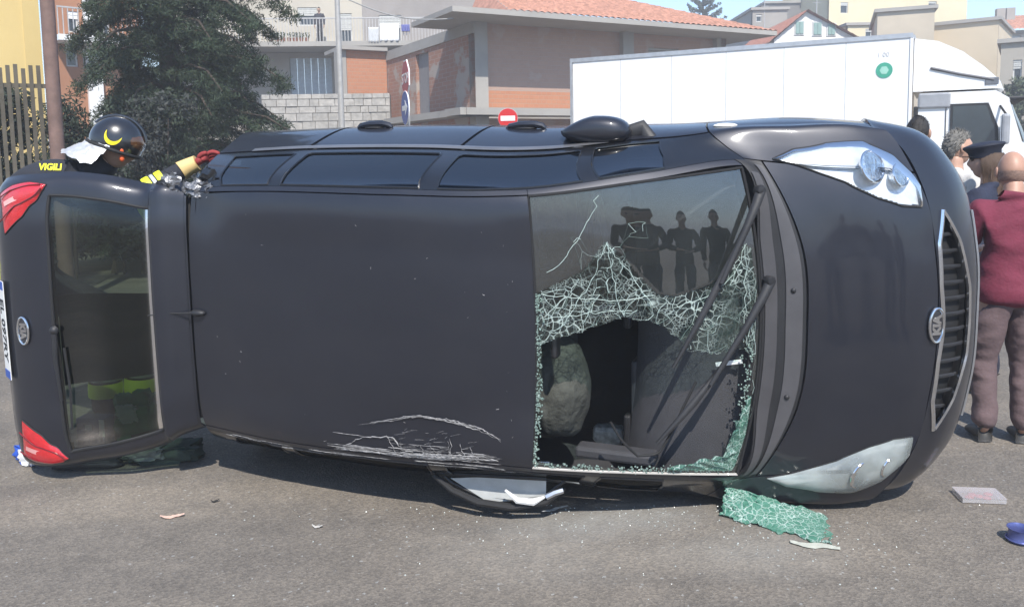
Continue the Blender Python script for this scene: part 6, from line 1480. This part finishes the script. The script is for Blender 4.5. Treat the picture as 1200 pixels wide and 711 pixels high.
for (lo, hi) in (((-.115, -.075, .006), (-.112, .075, .032)), ((.112, -.075, .006), (.115, .075, .032)), ((-.112, -.075, .006), (.112, -.072, .032)), ((-.112, .072, .006), (.112, .075, .032))): MB().box(lo, hi).build('side', CLR, bx)
for i in range(5): MB().sphere((-.06+.03*i, random.uniform(-.03, .03), .016), (.026, .022, .010), 10, 6).build('red_content', mat('red_content', (.42, .06, .07), .5), bx, True)
MB().box((-.118, -.078, .0325), (.118, .078, .0355), None, .001).build('lid', film('lid_clear', (.62, .58, .59), .30), bx); bx.scale = (.85, .85, .85)
# blue cup at the right edge
p = gp(1195, 634); cp_ = empty('blue_cup', p, 0, 'small blue metal cup at the right edge of the road', 'cup')
CBL = mat('cup_blue', (.10, .12, .30), .3, .4); MB().lathe([(.002, .002), (.046, .002), (.05, .01), (.046, .02), (.044, .05), (.052, .062), (.048, .062), (.040, .048), (.04, .012), (.002, .01)], 28).build('bowl', CBL, cp_, True); MB().tube([(.053*math.cos(a), .053*math.sin(a), .014) for a in np.linspace(0, 2*math.pi, 30)], .004, 6, False).build('foot_ring', CBL, cp_, True)
# scraps
def scrap(px, py, L, W_, col, label, cat, name, curl=.01):
    p = gp(px, py); V, F = [], []; n = 12
    for i in range(n+1):
        t = i/n-.5
        for w in (-.5, .5): V.append((t*L, w*W_*(1-abs(t)*1.2)+.15*W_*math.sin(t*9), .004+curl*(t*2)**2+random.random()*.003))
    for i in range(n): F.append((2*i, 2*i+2, 2*i+3, 2*i+1))
    o = mesh_obj(name, V, F, mat('scrap_'+name+str(px), col, .8)); o.location = p; o.rotation_euler = (0, 0, random.uniform(-.5, .5)); md = o.modifiers.new('t', 'SOLIDIFY'); md.thickness = .0015; return tag(o, label, cat)
scrap(202, 606, .11, .03, (.62, .42, .34), 'pinkish paper scrap on the asphalt at the left', 'paper scrap', 'paper_scrap'); scrap(372, 618, .05, .02, (.5, .48, .45), 'tiny pale scrap on the asphalt below the roof', 'scrap', 'pale_scrap'); scrap(252, 588, .04, .02, (.03, .03, .03), 'tiny black scrap on the asphalt below the hatch', 'scrap', 'black_scrap'); scrap(650, 597, .14, .02, (.5, .5, .48), 'pale broken trim strip under the windscreen', 'trim strip', 'trim_strip', .004)
scrap(955, 640, .2, .05, (.45, .46, .40), 'sliver of pale glass film beside the green glass sheet', 'glass sliver', 'glass_sliver', .004)
# blue packet and bags spilled below the hatch
p = gp(40, 541); bp_ = empty('blue_packet', p, R(-25), 'crumpled blue and white packet lying below the lower tail light', 'packet')
def crumple(mb, lo, hi, amp, M=None):
    c = (Vector(lo)+Vector(hi))/2; r = (Vector(hi)-Vector(lo))/2
    mb.sphere(tuple(c), tuple(r), 22, 14, lambda q: Vector((math.copysign(abs(q.x)**.5, q.x), math.copysign(abs(q.y)**.5, q.y), math.copysign(abs(q.z)**.6, q.z)))*(1+amp*noise.noise(q*3.1)+amp*.5*noise.noise(q*8))); return mb
crumple(MB(), (-.10, -.06, .0), (.10, .06, .10), .35).build('wrapper', mat('packet_blue', (.03, .10, .50), .35, var=.3, scale=14), bp_, True)
crumple(MB(), (-.03, -.075, .01), (.07, -.02, .09), .4).build('white_patch', WHITE, bp_, True)
p = gp(100, 548); bd = empty('black_trim', p, R(4), 'long black plastic trim lying under the open hatch', 'trim'); crumple(MB(), (-.17, -.05, .0), (.20, .05, .05), .2).build('strip', PLASTIC, bd, True)
p = gp(190, 538); gb_ = empty('dark_green_bag', p, R(3), 'dark green bag lying on the road under the hatch hinge', 'bag'); crumple(MB(), (-.20, -.10, 0), (.22, .10, .10), .3).build('bag', mat('dark_green_cloth', (.03, .045, .035), .9, var=.4, scale=12), gb_, True); crumple(MB(), (-.15, -.13, .04), (.05, -.03, .11), .4).build('folded_cover', mat('grey_green', (.10, .12, .11), .8, var=.4, scale=20), gb_, True)
# things lying in the boot glass: blue box and green bag against the rear window
def hw(px, py, dy): return at(px, py, dy)
p = hw(112, 498, 4.55); bb = empty('blue_carton', (p.x, p.y, 0), R(-6), 'blue printed carton behind the rear window glass', 'carton'); z_ = p.z
MB().box((-.085, -.05, .0), (.085, .05, z_+.055), None, .004).build('carton', mat('carton_blue', (.02, .07, .22), .5, var=.2), bb); MB().box((.055, -.053, z_-.05), (.087, -.051, z_+.05)).build('white_stripe', WHITE, bb); MB().box((-.03, -.0535, z_-.015), (.01, -.0515, z_+.02)).build('print_mark', mat('print_pale', (.35, .5, .6), .5), bb)
p = hw(165, 480, 4.6); gg = empty('green_bag', (p.x, p.y, 0), 0, 'bright green bag behind the rear window glass', 'bag'); crumple(MB(), (-.13, -.08, 0), (.11, .08, p.z+.10), .35).build('bag', mat('bag_green', (.02, .25, .10), .5, var=.4, scale=12), gg, True); crumple(MB(), (-.10, -.10, p.z-.04), (.02, -.05, p.z+.05), .5).build('white_print', mat('print_white', (.5, .6, .55), .6), gg, True)
# tissue box in the cabin, on the lower side window
p = at(713, 508, 4.35); tb = empty('tissue_box', p, R(-14), 'crushed pale tissue box lying inside the broken windscreen', 'box'); crumple(MB(), (-.085, -.05, -.055), (.085, .05, .05), .12).build('carton', mat('tissue_carton', (.50, .52, .50), .7, var=.5, scale=26), tb)
# broken window frame and mirror trapped under the roof edge
p = gp(590, 590); wf = empty('broken_window_frame', p, 0, 'bent black window frame with grey panel trapped under the roof edge', 'car part')
q = [at(x_, y_, Y_)-p for x_, y_, Y_ in ((508, 556, 3.68), (530, 574, 3.66), (560, 588, 3.63), (600, 594, 3.60), (640, 588, 3.58), (662, 572, 3.58))]
MB().tube(q, [.012, .016, .018, .018, .015, .010], 8).build('bent_frame', RUBBER, wf, True)
MB().tube([v+Vector((0, .03, .022)) for v in q], .008, 6).build('bent_seal', PLASTIC, wf, True)
a, b, c, d = [at(x_, y_, Y_)-p for x_, y_, Y_ in ((528, 560, 3.68), (572, 588, 3.64), (640, 584, 3.60), (640, 556, 3.60))]
mesh_obj('grey_panel', [a, b, c, d], [(0, 1, 2, 3)], mat('panel_grey', (.42, .43, .42), .35, var=.15), wf)
MB().tube([at(505, 553, 3.7)-p, at(640, 560, 3.6)-p], .012, 6).build('panel_edge', PLASTIC, wf, True)
MB().tube([at(x_, y_, 3.57)-p for x_, y_ in ((592, 574), (606, 586), (625, 588), (638, 582))], [.006, .014, .016, .006], 6).build('white_shard', WHITE, wf, True); MB().tube([at(x_, y_, 3.57)-p for x_, y_ in ((640, 582), (650, 577), (660, 574))], .014, 6).build('silver_stub', SILVER, wf, True)

# ------------------------------------------------------------------ thin haze volume added to imitate a washed-out lens veil
hz = MB().box((-910, -910, -1), (910, 910, 21.5)).build('haze', None); hz.data.materials.clear()
hm_, nt_, b_, out_ = nodes('veil_haze'); nt_.nodes.remove(b_); pv = nt_.nodes.new('ShaderNodeVolumePrincipled'); pv.inputs['Density'].default_value = .0045; pv.inputs['Color'].default_value = (.93, .95, 1, 1); pv.inputs['Anisotropy'].default_value = 0.
nt_.links.new(pv.outputs[0], out_.inputs['Volume']); hz.data.materials.append(hm_); tag(hz, kind='stuff')
